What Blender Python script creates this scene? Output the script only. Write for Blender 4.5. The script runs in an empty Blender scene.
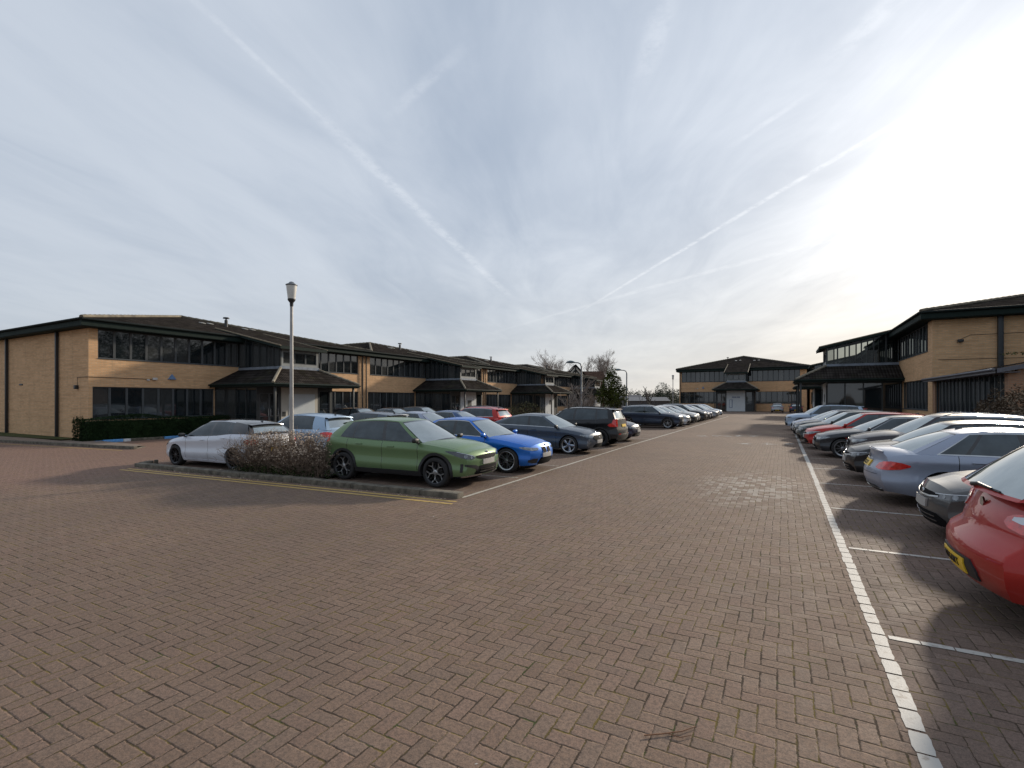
import bpy, bmesh, math, random
from mathutils import Vector, Matrix, noise
R = math.radians
SC = bpy.context.scene
COL = SC.collection
pi = math.pi
THETA = math.atan(271 / 500.0)
ST, CT = math.sin(THETA), math.cos(THETA)
CAM_H = 1.88

# ------------------------------------------------------------------ materials
class NT:
    def __init__(s, mat_or_world):
        s.t = mat_or_world.node_tree; s.n = s.t.nodes; s.l = s.t.links
    def new(s, typ, **kw):
        n = s.n.new(typ)
        for k, v in kw.items(): setattr(n, k, v)
        return n
    def put(s, sock, v):
        if isinstance(v, bpy.types.NodeSocket): s.l.new(v, sock)
        elif v is not None: sock.default_value = v
    def m(s, op, a, b=None, c=None, clamp=False):
        n = s.new('ShaderNodeMath', operation=op); n.use_clamp = clamp
        for i, v in enumerate((a, b, c)): s.put(n.inputs[i], v) if v is not None else None
        return n.outputs[0]
    def vm(s, op, a, b=None, out=0):
        n = s.new('ShaderNodeVectorMath', operation=op)
        s.put(n.inputs[0], a)
        if b is not None: s.put(n.inputs[1], b)
        return n.outputs['Value'] if op in ('DOT_PRODUCT', 'LENGTH', 'DISTANCE') else n.outputs[0]
    def noise(s, vec, scale, detail=3, rough=.5, dist=0, dim='3D'):
        n = s.new('ShaderNodeTexNoise', noise_dimensions=dim)
        if vec is not None: s.l.new(vec, n.inputs['Vector'])
        n.inputs['Scale'].default_value = scale; n.inputs['Detail'].default_value = detail
        n.inputs['Roughness'].default_value = rough; n.inputs['Distortion'].default_value = dist
        return n.outputs[0]
    def ramp(s, f, stops):
        n = s.new('ShaderNodeValToRGB'); s.put(n.inputs[0], f)
        e = n.color_ramp.elements
        while len(e) < len(stops): e.new(.5)
        for i, (p, c) in enumerate(stops):
            e[i].position = p; e[i].color = (*c, 1) if not isinstance(c, (int, float)) else (c, c, c, 1)
        return n.outputs[0]
    def mix(s, f, a, b, mode='MIX'):
        n = s.new('ShaderNodeMix', data_type='RGBA', blend_type=mode)
        s.put(n.inputs[0], f)
        s.put(n.inputs[6], (*a, 1) if isinstance(a, tuple) else a)
        s.put(n.inputs[7], (*b, 1) if isinstance(b, tuple) else b)
        return n.outputs[2]
    def smooth(s, v, a, b):
        n = s.new('ShaderNodeMapRange', interpolation_type='SMOOTHSTEP')
        s.put(n.inputs[0], v); s.put(n.inputs[1], a); s.put(n.inputs[2], b)
        return n.outputs[0]
    def sep(s, v):
        n = s.new('ShaderNodeSeparateXYZ'); s.put(n.inputs[0], v); return n.outputs
    def comb(s, x, y, z=0.0):
        n = s.new('ShaderNodeCombineXYZ')
        for i, v in enumerate((x, y, z)): s.put(n.inputs[i], v)
        return n.outputs[0]

MATS = {}
def base_mat(name):
    m = bpy.data.materials.new(name); m.use_nodes = True
    n = NT(m); b = n.n['Principled BSDF']
    return m, n, b
def setp(b, rough=.5, metal=0, coat=0, spec=None, ior=None, coatr=.03):
    b.inputs['Roughness'].default_value = rough; b.inputs['Metallic'].default_value = metal
    b.inputs['Coat Weight'].default_value = coat; b.inputs['Coat Roughness'].default_value = coatr
    if spec is not None: b.inputs['Specular IOR Level'].default_value = spec
    if ior is not None: b.inputs['IOR'].default_value = ior

def simple(name, col, rough=.5, metal=0, coat=0, var=.12, scale=6, bump=0, bscale=60, spec=None, ior=None, coords='Object'):
    if name in MATS: return MATS[name]
    m, n, b = base_mat(name)
    tc = n.new('ShaderNodeTexCoord').outputs[coords]
    f = n.noise(tc, scale, 5, .6)
    lo = tuple(c * (1 - var) for c in col); hi = tuple(min(1, c * (1 + var)) for c in col)
    n.put(b.inputs['Base Color'], n.ramp(f, [(.3, lo), (.7, hi)]))
    setp(b, rough, metal, coat, spec, ior)
    if bump:
        bn = n.new('ShaderNodeBump'); bn.inputs['Strength'].default_value = bump; bn.inputs['Distance'].default_value = .01
        n.put(bn.inputs['Height'], n.noise(tc, bscale, 4, .6)); n.put(b.inputs['Normal'], bn.outputs[0])
    MATS[name] = m
    return m

def paint(name, col, metal=.25, rough=.42):
    key = 'paint_' + name
    if key in MATS: return MATS[key]
    m, n, b = base_mat(key)
    tc = n.new('ShaderNodeTexCoord').outputs['Object']
    geo = n.sep(n.new('ShaderNodeTexCoord').outputs['Object'])
    dirt = n.noise(tc, 2.2, 6, .65)
    low = n.m('SUBTRACT', 1.0, n.smooth(geo[2], .12, .62))           # road film near the sills
    d = n.m('MULTIPLY', n.m('ADD', n.m('MULTIPLY', low, .38), .03), n.smooth(dirt, .3, .75))
    fl = n.noise(tc, 900, 1, .5)
    flake = n.mix(n.m('MULTIPLY', n.smooth(fl, .4, .7), .25), tuple(c * .9 for c in col), tuple(min(1, c * 1.35 + .01) for c in col))
    n.put(b.inputs['Base Color'], n.mix(d, flake, (.13, .115, .10)))
    setp(b, rough, metal, 0.6, coatr=.04)
    b.inputs['Specular IOR Level'].default_value = .3
    n.put(b.inputs['Coat Roughness'], n.m('ADD', .03, n.m('MULTIPLY', d, .5)))
    n.put(b.inputs['Coat Weight'], n.m('SUBTRACT', .6, d))
    MATS[key] = m
    return m

def glassy(name, col, rough=.04, ior=1.6, metal=0, var=.3):
    m = simple(name, col, rough, metal, 0, var, 3, ior=ior)
    return m

def bay_glass():
    if 'bay_glass' in MATS: return MATS['bay_glass']
    m, n, b = base_mat('bay_glass')
    b.inputs['Base Color'].default_value = (.015, .02, .02, 1); setp(b, .03, 0, 0, None, 1.6)
    tr = n.new('ShaderNodeBsdfTransparent'); mx = n.new('ShaderNodeMixShader'); tr.inputs[0].default_value = (.82, .86, .84, 1)
    rnd = n.new('ShaderNodeObjectInfo').outputs['Random']
    n.put(mx.inputs[0], n.m('ADD', .5, n.m('MULTIPLY', rnd, .42))); n.l.new(b.outputs[0], mx.inputs[1]); n.l.new(tr.outputs[0], mx.inputs[2])
    n.l.new(mx.outputs[0], n.n['Material Output'].inputs[0])
    MATS['bay_glass'] = m; return m

def rib_glass():
    """dark office glazing: see nothing inside but faint blinds, strong sky reflections with slight pane wobble"""
    if 'office_glass' in MATS: return MATS['office_glass']
    m, n, b = base_mat('office_glass')
    tc = n.new('ShaderNodeTexCoord').outputs['Object']
    rnd = n.new('ShaderNodeObjectInfo').outputs['Random']
    z = n.sep(tc)[2]
    blind = n.m('MULTIPLY', n.smooth(n.m('SINE', n.m('MULTIPLY', z, 160)), -.2, .6), n.smooth(rnd, .62, .64))
    c = n.mix(blind, (.012, .016, .018), (.085, .085, .08))
    c = n.mix(n.m('MULTIPLY', n.smooth(n.noise(tc, 1.3, 3, .6), .45, .75), .6), c, (.035, .032, .03))
    n.put(b.inputs['Base Color'], c)
    setp(b, .03, 0, 0, None, 1.75)
    bn = n.new('ShaderNodeBump'); bn.inputs['Strength'].default_value = .04; bn.inputs['Distance'].default_value = .02
    n.put(bn.inputs['Height'], n.noise(tc, 1.1, 1, .5)); n.put(b.inputs['Normal'], bn.outputs[0])
    MATS['office_glass'] = m
    return m

def brick_mat(name='buff_brick', c1=(.73, .445, .235), c2=(.59, .345, .175), mortar=(.56, .41, .26)):
    if name in MATS: return MATS[name]
    m, n, b = base_mat(name)
    tc = n.new('ShaderNodeTexCoord').outputs['Object']
    nrm = n.sep(n.new('ShaderNodeTexCoord').outputs['Normal'])
    p = n.sep(tc)
    # choose the wall direction from the face normal so courses run level on every face
    isx = n.m('GREATER_THAN', n.m('ABSOLUTE', nrm[0]), .5)
    h = n.m('ADD', n.m('MULTIPLY', isx, p[1]), n.m('MULTIPLY', n.m('SUBTRACT', 1.0, isx), p[0]))
    v = n.comb(h, p[2], 0.0)
    bt = n.new('ShaderNodeTexBrick'); n.l.new(v, bt.inputs['Vector'])
    bt.inputs['Scale'].default_value = 1; bt.inputs['Brick Width'].default_value = .225; bt.inputs['Row Height'].default_value = .075
    bt.inputs['Mortar Size'].default_value = .010; bt.inputs['Mortar Smooth'].default_value = .2; bt.inputs['Bias'].default_value = -.1
    bt.inputs['Color1'].default_value = (*c1, 1); bt.inputs['Color2'].default_value = (*c2, 1); bt.inputs['Mortar'].default_value = (*mortar, 1)
    st = n.noise(tc, .6, 5, .6)
    st2 = n.noise(n.vm('MULTIPLY', tc, (3.0, 3.0, .35)), 1.2, 4, .6)
    crs = n.noise(n.comb(n.m('MULTIPLY', h, .5), n.m('MULTIPLY', p[2], 6.5), 0.0), 1.0, 3, .7)
    c = n.mix(n.m('MULTIPLY', n.smooth(st, .35, .8), .3), bt.outputs['Color'], tuple(x * .68 for x in c2))
    c = n.mix(n.m('MULTIPLY', n.smooth(crs, .48, .66), .32), c, tuple(x * .6 for x in c2))
    c = n.mix(n.m('MULTIPLY', n.smooth(st2, .5, .8), .25), c, (.20, .16, .11))
    n.put(b.inputs['Base Color'], c)
    setp(b, .85, spec=.25)
    bn = n.new('ShaderNodeBump'); bn.inputs['Strength'].default_value = .5; bn.inputs['Distance'].default_value = .008
    n.put(bn.inputs['Height'], n.m('SUBTRACT', 1.0, bt.outputs['Fac'])); n.put(b.inputs['Normal'], bn.outputs[0])
    MATS[name] = m
    return m

def tile_mat(name='roof_tile', col=(.034, .029, .026)):
    if name in MATS: return MATS[name]
    m, n, b = base_mat(name)
    tc = n.new('ShaderNodeTexCoord').outputs['UV']           # u along the eave, v up the slope, metres
    p = n.sep(tc)
    row = n.m('FRACT', n.m('DIVIDE', p[1], .33))
    colm = n.m('FRACT', n.m('DIVIDE', p[0], .30))
    roll = n.m('ABSOLUTE', n.m('SINE', n.m('MULTIPLY', p[0], pi / .15)))
    cell = n.comb(n.m('FLOOR', n.m('DIVIDE', p[0], .30)), n.m('FLOOR', n.m('DIVIDE', p[1], .33)), 0.0)
    wn = n.new('ShaderNodeTexWhiteNoise', noise_dimensions='3D'); n.l.new(cell, wn.inputs['Vector'])
    c = n.mix(wn.outputs['Value'], tuple(x * .75 for x in col), tuple(x * 1.5 for x in col))
    pos = n.new('ShaderNodeTexCoord').outputs['Object']
    moss = n.smooth(n.noise(pos, 1.1, 6, .7), .52, .72)
    c = n.mix(n.m('MULTIPLY', moss, .4), c, (.06, .062, .028))
    c = n.mix(n.m('SUBTRACT', 1.0, n.smooth(row, .05, .22)), c, (.008, .007, .006))
    lich = n.smooth(n.noise(pos, 14, 3, .7), .66, .74)
    c = n.mix(n.m('MULTIPLY', lich, .35), c, (.20, .19, .15))
    n.put(b.inputs['Base Color'], c)
    setp(b, .9, spec=0.0)
    hh = n.m('ADD', n.m('MULTIPLY', n.m('SUBTRACT', 1.0, row), .8), n.m('MULTIPLY', roll, .6))
    bn = n.new('ShaderNodeBump'); bn.inputs['Strength'].default_value = 1; bn.inputs['Distance'].default_value = .08
    n.put(bn.inputs['Height'], hh); n.put(b.inputs['Normal'], bn.outputs[0])
    MATS[name] = m
    return m

def paving_mat():
    m, n, b = base_mat('block_paving')
    P = n.new('ShaderNodeNewGeometry').outputs['Position']
    # slight warp so courses are not ruler straight
    nz = n.new('ShaderNodeTexNoise'); n.l.new(P, nz.inputs['Vector']); nz.inputs['Scale'].default_value = .9; nz.inputs['Detail'].default_value = 2
    off = n.vm('MULTIPLY', n.vm('SUBTRACT', nz.outputs['Color'], (.5, .5, .5)), (.05, .05, 0))
    nz2 = n.new('ShaderNodeTexNoise'); n.l.new(P, nz2.inputs['Vector']); nz2.inputs['Scale'].default_value = 40; nz2.inputs['Detail'].default_value = 4
    off2 = n.vm('MULTIPLY', n.vm('SUBTRACT', nz2.outputs['Color'], (.5, .5, .5)), (.014, .014, 0))
    W = .102
    q = n.vm('MULTIPLY', n.vm('ADD', n.vm('ADD', P, off), off2), (1 / W, 1 / W, 0))
    q = n.vm('ADD', q, (4000.35, 4000.2, 0))
    s = n.sep(q)
    i, j = n.m('FLOOR', s[0]), n.m('FLOOR', s[1])
    u, v = n.m('FRACT', s[0]), n.m('FRACT', s[1])
    t = n.m('MODULO', n.m('ADD', n.m('SUBTRACT', i, j), 4000.0), 4.0)
    t = n.m('ROUND', t)
    def eq(k): return n.m('COMPARE', t, float(k), .1)
    e0, e1, e2, e3 = eq(0), eq(1), eq(2), eq(3)
    mu = n.m('MINIMUM', u, n.m('SUBTRACT', 1.0, u)); mv = n.m('MINIMUM', v, n.m('SUBTRACT', 1.0, v))
    def sel(a0, a1, a2, a3):
        return n.m('ADD', n.m('ADD', n.m('MULTIPLY', e0, a0), n.m('MULTIPLY', e1, a1)), n.m('ADD', n.m('MULTIPLY', e2, a2), n.m('MULTIPLY', e3, a3)))
    ru, rv = n.m('SUBTRACT', 1.0, u), n.m('SUBTRACT', 1.0, v)
    du = sel(u, ru, mu, mu); dv = sel(mv, mv, rv, v)
    d = n.m('ADD', n.m('MULTIPLY', n.m('MINIMUM', du, dv), W), n.m('MULTIPLY', n.m('SUBTRACT', n.noise(P, 70, 3, .6), .52), .008))                     # metres to the nearest joint
    idv = n.comb(n.m('SUBTRACT', i, e1), n.m('SUBTRACT', j, e2), n.m('ADD', e2, e3))
    wn = n.new('ShaderNodeTexWhiteNoise', noise_dimensions='3D'); n.l.new(idv, wn.inputs['Vector'])
    rnd = wn.outputs['Value']; rcol = n.sep(wn.outputs['Color'])
    px = n.sep(P)
    # tones ---------------------------------------------------------------
    big = n.noise(P, .16, 5, .6); mid = n.noise(P, .7, 5, .65); fine = n.noise(P, 38, 5, .75); grit = n.noise(P, 260, 2, .6)
    c = n.mix(rnd, (.212, .138, .096), (.262, .176, .126))
    c = n.mix(n.m('MULTIPLY', n.smooth(rcol[1], .72, .8), .35), c, (.245, .150, .115))   # odd redder block
    c = n.mix(n.m('MULTIPLY', n.smooth(rcol[2], .80, .86), .2), c, (.165, .135, .115))    # odd grey block
    grey = n.smooth(big, .44, .62)
    c = n.mix(n.m('MULTIPLY', grey, .55), c, (.172, .117, .086))
    c = n.mix(n.m('MULTIPLY', n.smooth(mid, .5, .75), .45), c, (.135, .094, .070))
    # the far left carriageway is laid in pinker blocks
    pink = n.m('MULTIPLY', n.smooth(n.m('ADD', n.m('MULTIPLY', px[0], -1.0), n.m('MULTIPLY', mid, 5)), 15.0, 19.0), .55)
    c = n.mix(pink, c, (.30, .165, .125))
    # bays: darker, bluer blocks
    bayR = n.m('MULTIPLY', n.smooth(px[0], .70, .74), n.m('LESS_THAN', px[0], 7.0))
    bayL = n.m('MULTIPLY', n.m('LESS_THAN', px[0], -5.62), n.m('MULTIPLY', n.m('GREATER_THAN', px[0], -17), n.m('GREATER_THAN', px[1], 8.0)))
    bay = n.m('MAXIMUM', bayR, n.m('MULTIPLY', bayL, .6))
    c = n.mix(n.m('MULTIPLY', bay, .55), c, n.mix(rnd, (.105, .075, .066), (.165, .118, .102)))
    # oil and tyre stains, worn wheel tracks
    oil = n.smooth(n.noise(P, 1.6, 3, .5), .66, .74)
    c = n.mix(n.m('MULTIPLY', oil, n.m('ADD', .12, n.m('MULTIPLY', bay, .35))), c, (.05, .042, .036))
    c = n.mix(n.m('MULTIPLY', n.smooth(fine, .42, .62), .62), c, (.095, .070, .056))
    c = n.mix(n.m('MULTIPLY', n.smooth(grit, .60, .70), .40), c, (.36, .30, .25))
    c = n.mix(n.m('MULTIPLY', n.smooth(n.noise(P, 115, 4, .7), .50, .66), .62), c, (.055, .042, .035))
    c = n.mix(n.m('MULTIPLY', n.smooth(n.noise(n.vm('ADD', P, (7, 3, 0)), 75, 4, .7), .54, .70), .5), c, (.30, .225, .175))
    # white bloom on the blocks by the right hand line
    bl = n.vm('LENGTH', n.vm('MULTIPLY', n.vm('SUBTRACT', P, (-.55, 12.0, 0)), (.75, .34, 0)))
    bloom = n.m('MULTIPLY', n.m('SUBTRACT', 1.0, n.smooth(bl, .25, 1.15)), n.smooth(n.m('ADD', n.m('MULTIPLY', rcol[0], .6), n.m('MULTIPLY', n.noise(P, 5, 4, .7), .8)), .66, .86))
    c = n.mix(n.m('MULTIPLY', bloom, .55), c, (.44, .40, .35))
    spk = n.smooth(n.noise(P, 9, 2, .4), .80, .82)
    c = n.mix(spk, c, (.5, .48, .44))
    # joints
    jw = n.m('ADD', .0012, n.m('MULTIPLY', n.smooth(n.noise(P, 5.5, 4, .7), .36, .68), .0068))
    joint = n.m('SUBTRACT', 1.0, n.smooth(d, n.m('MULTIPLY', jw, .45), n.m('MULTIPLY', jw, 1.35)))
    jc = n.mix(n.smooth(n.noise(P, 2.2, 4, .7), .46, .58), (.060, .042, .029), (.135, .100, .030))
    jc = n.mix(n.smooth(n.noise(P, 3.3, 4, .7), .56, .66), jc, (.050, .062, .018))
    c = n.mix(joint, c, jc)
    n.put(b.inputs['Base Color'], c)
    rg = n.m('SUBTRACT', .86, n.m('MULTIPLY', n.smooth(n.noise(P, 2.5, 4, .7), .4, .8), .16))
    n.put(b.inputs['Roughness'], n.m('ADD', rg, n.m('MULTIPLY', joint, .2)))
    b.inputs['Specular IOR Level'].default_value = .22
    # height: pillowed blocks, individual tilt, grain
    pil = n.smooth(d, 0.0, .011)
    tilt = n.m('MULTIPLY', rcol[0], .45)
    hgt = n.m('ADD', n.m('ADD', pil, tilt), n.m('ADD', n.m('MULTIPLY', fine, .6), n.m('MULTIPLY', grit, .16)))
    bn = n.new('ShaderNodeBump'); bn.inputs['Strength'].default_value = .7; bn.inputs['Distance'].default_value = .005
    n.put(bn.inputs['Height'], hgt); n.put(b.inputs['Normal'], bn.outputs[0])
    return m

def leaf_mat(name, c1, c2, rough=.6, trans=.25):
    if name in MATS: return MATS[name]
    m, n, b = base_mat(name)
    tc = n.new('ShaderNodeTexCoord').outputs['Object']
    f = n.noise(tc, 3.0, 5, .7); g = n.noise(tc, 23, 2, .6)
    c = n.mix(n.smooth(f, .35, .65), c1, c2)
    c = n.mix(n.m('MULTIPLY', n.smooth(g, .4, .8), .4), c, tuple(min(1, x * 1.7) for x in c2))
    n.put(b.inputs['Base Color'], c)
    setp(b, .85, spec=.1)
    MATS[name] = m
    return m

# ------------------------------------------------------------------ mesh helpers
def tag(o, label=None, cat=None, group=None, kind=None):
    if label: o['label'] = label
    if cat: o['category'] = cat
    if group: o['group'] = group
    if kind: o['kind'] = kind
    return o

def empty(name, loc=(0, 0, 0), rz=0, label=None, cat=None, group=None):
    o = bpy.data.objects.new(name, None); COL.objects.link(o)
    o.location = loc; o.rotation_euler = (0, 0, rz); o.empty_display_size = .2
    return tag(o, label, cat, group)

class MB:
    """collects faces with material slots, builds ONE mesh object"""
    def __init__(s): s.v = []; s.f = []; s.mi = []; s.uv = {}
    def add(s, vs, fs, mi=0):
        o = len(s.v); s.v.extend([tuple(v) for v in vs])
        for f in fs: s.f.append(tuple(i + o for i in f)); s.mi.append(mi)
        return o
    def box(s, x0, x1, y0, y1, z0, z1, mi=0, M=None):
        vs = [Vector((x, y, z)) for x in (x0, x1) for y in (y0, y1) for z in (z0, z1)]
        if M: vs = [M @ v for v in vs]
        s.add(vs, [(0, 1, 3, 2), (4, 6, 7, 5), (0, 4, 5, 1), (2, 3, 7, 6), (0, 2, 6, 4), (1, 5, 7, 3)], mi)
    def bevbox(s, x0, x1, y0, y1, z0, z1, bv=.01, mi=0, M=None):
        bm = bmesh.new(); bmesh.ops.create_cube(bm, size=1)
        for v in bm.verts:
            v.co = Vector(((x0 + x1) / 2 + v.co.x * (x1 - x0), (y0 + y1) / 2 + v.co.y * (y1 - y0), (z0 + z1) / 2 + v.co.z * (z1 - z0)))
        bmesh.ops.bevel(bm, geom=bm.edges[:], offset=bv, segments=2, affect='EDGES', profile=.6)
        bm.verts.index_update()
        s.add([(M @ v.co) if M else v.co.copy() for v in bm.verts], [[v.index for v in f.verts] for f in bm.faces], mi); bm.free()
    def tube(s, pts, rads, n=8, mi=0, cap=True):
        pts = [Vector(p) for p in pts]; rings = []
        for k, p in enumerate(pts):
            d = (pts[min(k + 1, len(pts) - 1)] - pts[max(k - 1, 0)]).normalized()
            a = d.cross(Vector((0, 0, 1))) if abs(d.z) < .95 else d.cross(Vector((1, 0, 0)))
            a.normalize(); b = d.cross(a)
            r = rads[k] if isinstance(rads, (list, tuple)) else rads
            rings.append([p + (a * math.cos(2 * pi * i / n) + b * math.sin(2 * pi * i / n)) * r for i in range(n)])
        vs = [v for r_ in rings for v in r_]; fs = []
        for k in range(len(pts) - 1):
            for i in range(n):
                j = (i + 1) % n
                fs.append((k * n + i, k * n + j, (k + 1) * n + j, (k + 1) * n + i))
        if cap: fs.append(tuple(range(n))[::-1]); fs.append(tuple((len(pts) - 1) * n + i for i in range(n)))
        s.add(vs, fs, mi)
    def grid(s, rows, mi=0, close=False, cellmi=None, skip=None):
        nr, nc = len(rows), len(rows[0]); vs = [v for r_ in rows for v in r_]; o = len(s.v)
        s.v.extend([tuple(v) for v in vs])
        for i in range(nr - 1):
            for j in range(nc if close else nc - 1):
                if skip and skip(i, j): continue
                k = (j + 1) % nc
                s.f.append((o + i * nc + j, o + i * nc + k, o + (i + 1) * nc + k, o + (i + 1) * nc + j))
                s.mi.append(cellmi(i, j) if cellmi else mi)
    def lathe(s, prof, n=24, M=None, mi=0, axis='z'):
        rows = []
        for r_, z in prof:
            row = []
            for i in range(n):
                a = 2 * pi * i / n
                v = Vector((r_ * math.cos(a), r_ * math.sin(a), z)) if axis == 'z' else Vector((r_ * math.cos(a), z, r_ * math.sin(a)))
                row.append(M @ v if M else v)
            rows.append(row)
        s.grid(rows, mi, close=True)
    def build(s, name, mats, parent=None, smooth=None, loc=None, recalc=True, uvf=None):
        me = bpy.data.meshes.new(name)
        me.from_pydata(s.v, [], s.f)
        if not isinstance(mats, (list, tuple)): mats = [mats]
        for m in mats: me.materials.append(m)
        me.polygons.foreach_set('material_index', s.mi)
        if recalc:
            bm = bmesh.new(); bm.from_mesh(me)
            bmesh.ops.remove_doubles(bm, verts=bm.verts[:], dist=1e-5)
            bmesh.ops.recalc_face_normals(bm, faces=bm.faces[:]); bm.to_mesh(me); bm.free()
        if uvf:
            uvl = me.uv_layers.new(name='UVMap')
            for p in me.polygons:
                for li in p.loop_indices:
                    uvl.data[li].uv = uvf(me.vertices[me.loops[li].vertex_index].co, p.normal)
        if smooth is not None:
            me.shade_smooth()
            if smooth < 179: me.set_sharp_from_angle(angle=R(smooth))
        o = bpy.data.objects.new(name, me); COL.objects.link(o)
        if parent: o.parent = parent
        if loc: o.location = loc
        return o

def kids(o): return [c for c in bpy.data.objects if c.parent == o]
_KID = {}
def copy_tree(o, parent=None):
    c = o.copy(); COL.objects.link(c)
    if parent is not None: c.parent = parent
    if o not in _KID: _KID[o] = kids(o)
    for ch in _KID[o]: copy_tree(ch, c)
    return c

def text_obj(name, body, size, mat, parent=None, loc=(0, 0, 0), rot=(0, 0, 0), ext=.0015, xs=1.0):
    cu = bpy.data.curves.new(name, 'FONT'); cu.body = body; cu.size = size; cu.extrude = ext
    cu.align_x = 'CENTER'; cu.align_y = 'CENTER'
    o = bpy.data.objects.new(name, cu)
    me = bpy.data.meshes.new_from_object(o); bpy.data.objects.remove(o)
    me.materials.clear(); me.materials.append(mat)
    o = bpy.data.objects.new(name, me); COL.objects.link(o)
    o.location = loc; o.rotation_euler = rot; o.scale = (xs, 1, 1)
    if parent: o.parent = parent
    return o

def interp(pts, x):
    """monotone cubic through pts"""
    n = len(pts)
    if x <= pts[0][0]: return pts[0][1]
    if x >= pts[-1][0]: return pts[-1][1]
    k = 0
    while x > pts[k + 1][0]: k += 1
    def sl(i): return (pts[i + 1][1] - pts[i][1]) / (pts[i + 1][0] - pts[i][0])
    def tan(i):
        if i == 0: return sl(0)
        if i == n - 1: return sl(n - 2)
        a, b = sl(i - 1), sl(i)
        return 0 if a * b <= 0 else 2 * a * b / (a + b)
    h = pts[k + 1][0] - pts[k][0]; t = (x - pts[k][0]) / h
    m0, m1 = tan(k) * h, tan(k + 1) * h; y0, y1 = pts[k][1], pts[k + 1][1]
    return (2 * t ** 3 - 3 * t * t + 1) * y0 + (t ** 3 - 2 * t * t + t) * m0 + (-2 * t ** 3 + 3 * t * t) * y1 + (t ** 3 - t * t) * m1
def lerp(a, b, t): return a + (b - a) * t
def sstep(t): t = max(0, min(1, t)); return t * t * (3 - 2 * t)
# ------------------------------------------------------------------ cars
GL = lambda: glassy('car_glass', (.055, .068, .075), .03, 1.62, .4)
GLW = lambda: glassy('windscreen_glass', (.42, .455, .45), .035, 1.9, .78, .10)
BLK = lambda: simple('black_plastic', (.018, .018, .019), .55, bump=.1, bscale=300)
GBK = lambda: simple('gloss_black', (.010, .010, .011), .12, coat=.6)
CHR = lambda: simple('chrome_trim', (.45, .46, .47), .25, metal=1)
GRL = lambda: simple('grille_black', (.006, .006, .007), .8, spec=.12)
TYR = lambda: simple('tyre_rubber', (.022, .021, .021), .82, bump=.2, bscale=120)
ALY = lambda: simple('alloy_silver', (.42, .43, .44), .28, metal=.9)
ALD = lambda: simple('alloy_dark', (.035, .035, .038), .3, metal=.6)
HLM = lambda: simple('headlamp_glass', (.20, .215, .225), .07, metal=.45, coat=1, var=.6, scale=14)
HLD = lambda: simple('headlamp_dark', (.035, .038, .045), .06, metal=.3, coat=1, var=.6, scale=14)
DRL = lambda: simple('lamp_reflector', (.50, .53, .56), .15, metal=.3, coat=1)
TLM = lambda: simple('tail_lamp_red', (.62, .02, .015), .1, coat=1, var=.45, scale=16)
PLW = lambda: simple('front_plate', (.40, .385, .36), .45, var=.05)
PLY = lambda: simple('rear_plate', (.85, .54, .03), .4, var=.05)
INK = lambda: simple('plate_ink', (.012, .012, .012), .5)

BASE = dict(L=4.28, W=1.79, wr=.315, fo=.85, ro=.80, sill=.20, bf=.15, br=.10,
    sh=[(-2.14, .93), (-1.6, .965), (-.5, .95), (.7, .915), (1.1, .885), (1.7, .79), (2.0, .70), (2.14, .64)],
    top=[(-2.14, .95), (-1.5, .985), (0, .975), (.9, .985), (1.3, .935), (1.75, .85), (2.0, .77), (2.14, .70)],
    noff=[(.15, .12), (.28, .04), (.42, 0), (.55, .01), (.66, .05), (.8, .13)],
    roff=[(.2, .12), (.35, .02), (.48, 0), (.58, .015), (.66, .07), (.95, .15)],
    side=[(-1.92, -1.66), 'p', (-1.36, -1.24), 'g', (-.30, -.33), 'b', (-.20, -.25), 'g', (.78, .06), 'p', (.93, .18)],
    rail=[(-1.66, 1.345), (-1.2, 1.40), (-.5, 1.425), (0, 1.405), (.18, 1.38)], rw=.575, crown=.05,
    wsb=.24, wst=.09, rsb=.06, rst=.06, rg=(.14, .88), doors=(-1.25, -.25, .80), cowl=.98,
    hl=[(-.40, .70, .715), (-.25, .655, .715), (-.05, .60, .70), (.15, .585, .675), (.33, .59, .65)],
    tl=[(-.26, .80, .86), (-.1, .73, .89), (.06, .72, .89), (.22, .76, .86)],
    grille=[(.50, .60, .64), (.30, .575, .655), (0, .565, .665)],
    intake=[(.62, .27, .33), (.5, .25, .42), (0, .245, .42)], pz=.50, rpz=.42, clad=False, spokes='five', rim='silver',
    spoiler=True, hatch=True, handles=(-.95, .0), trim='b', rails=False, hlm='d')

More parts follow.
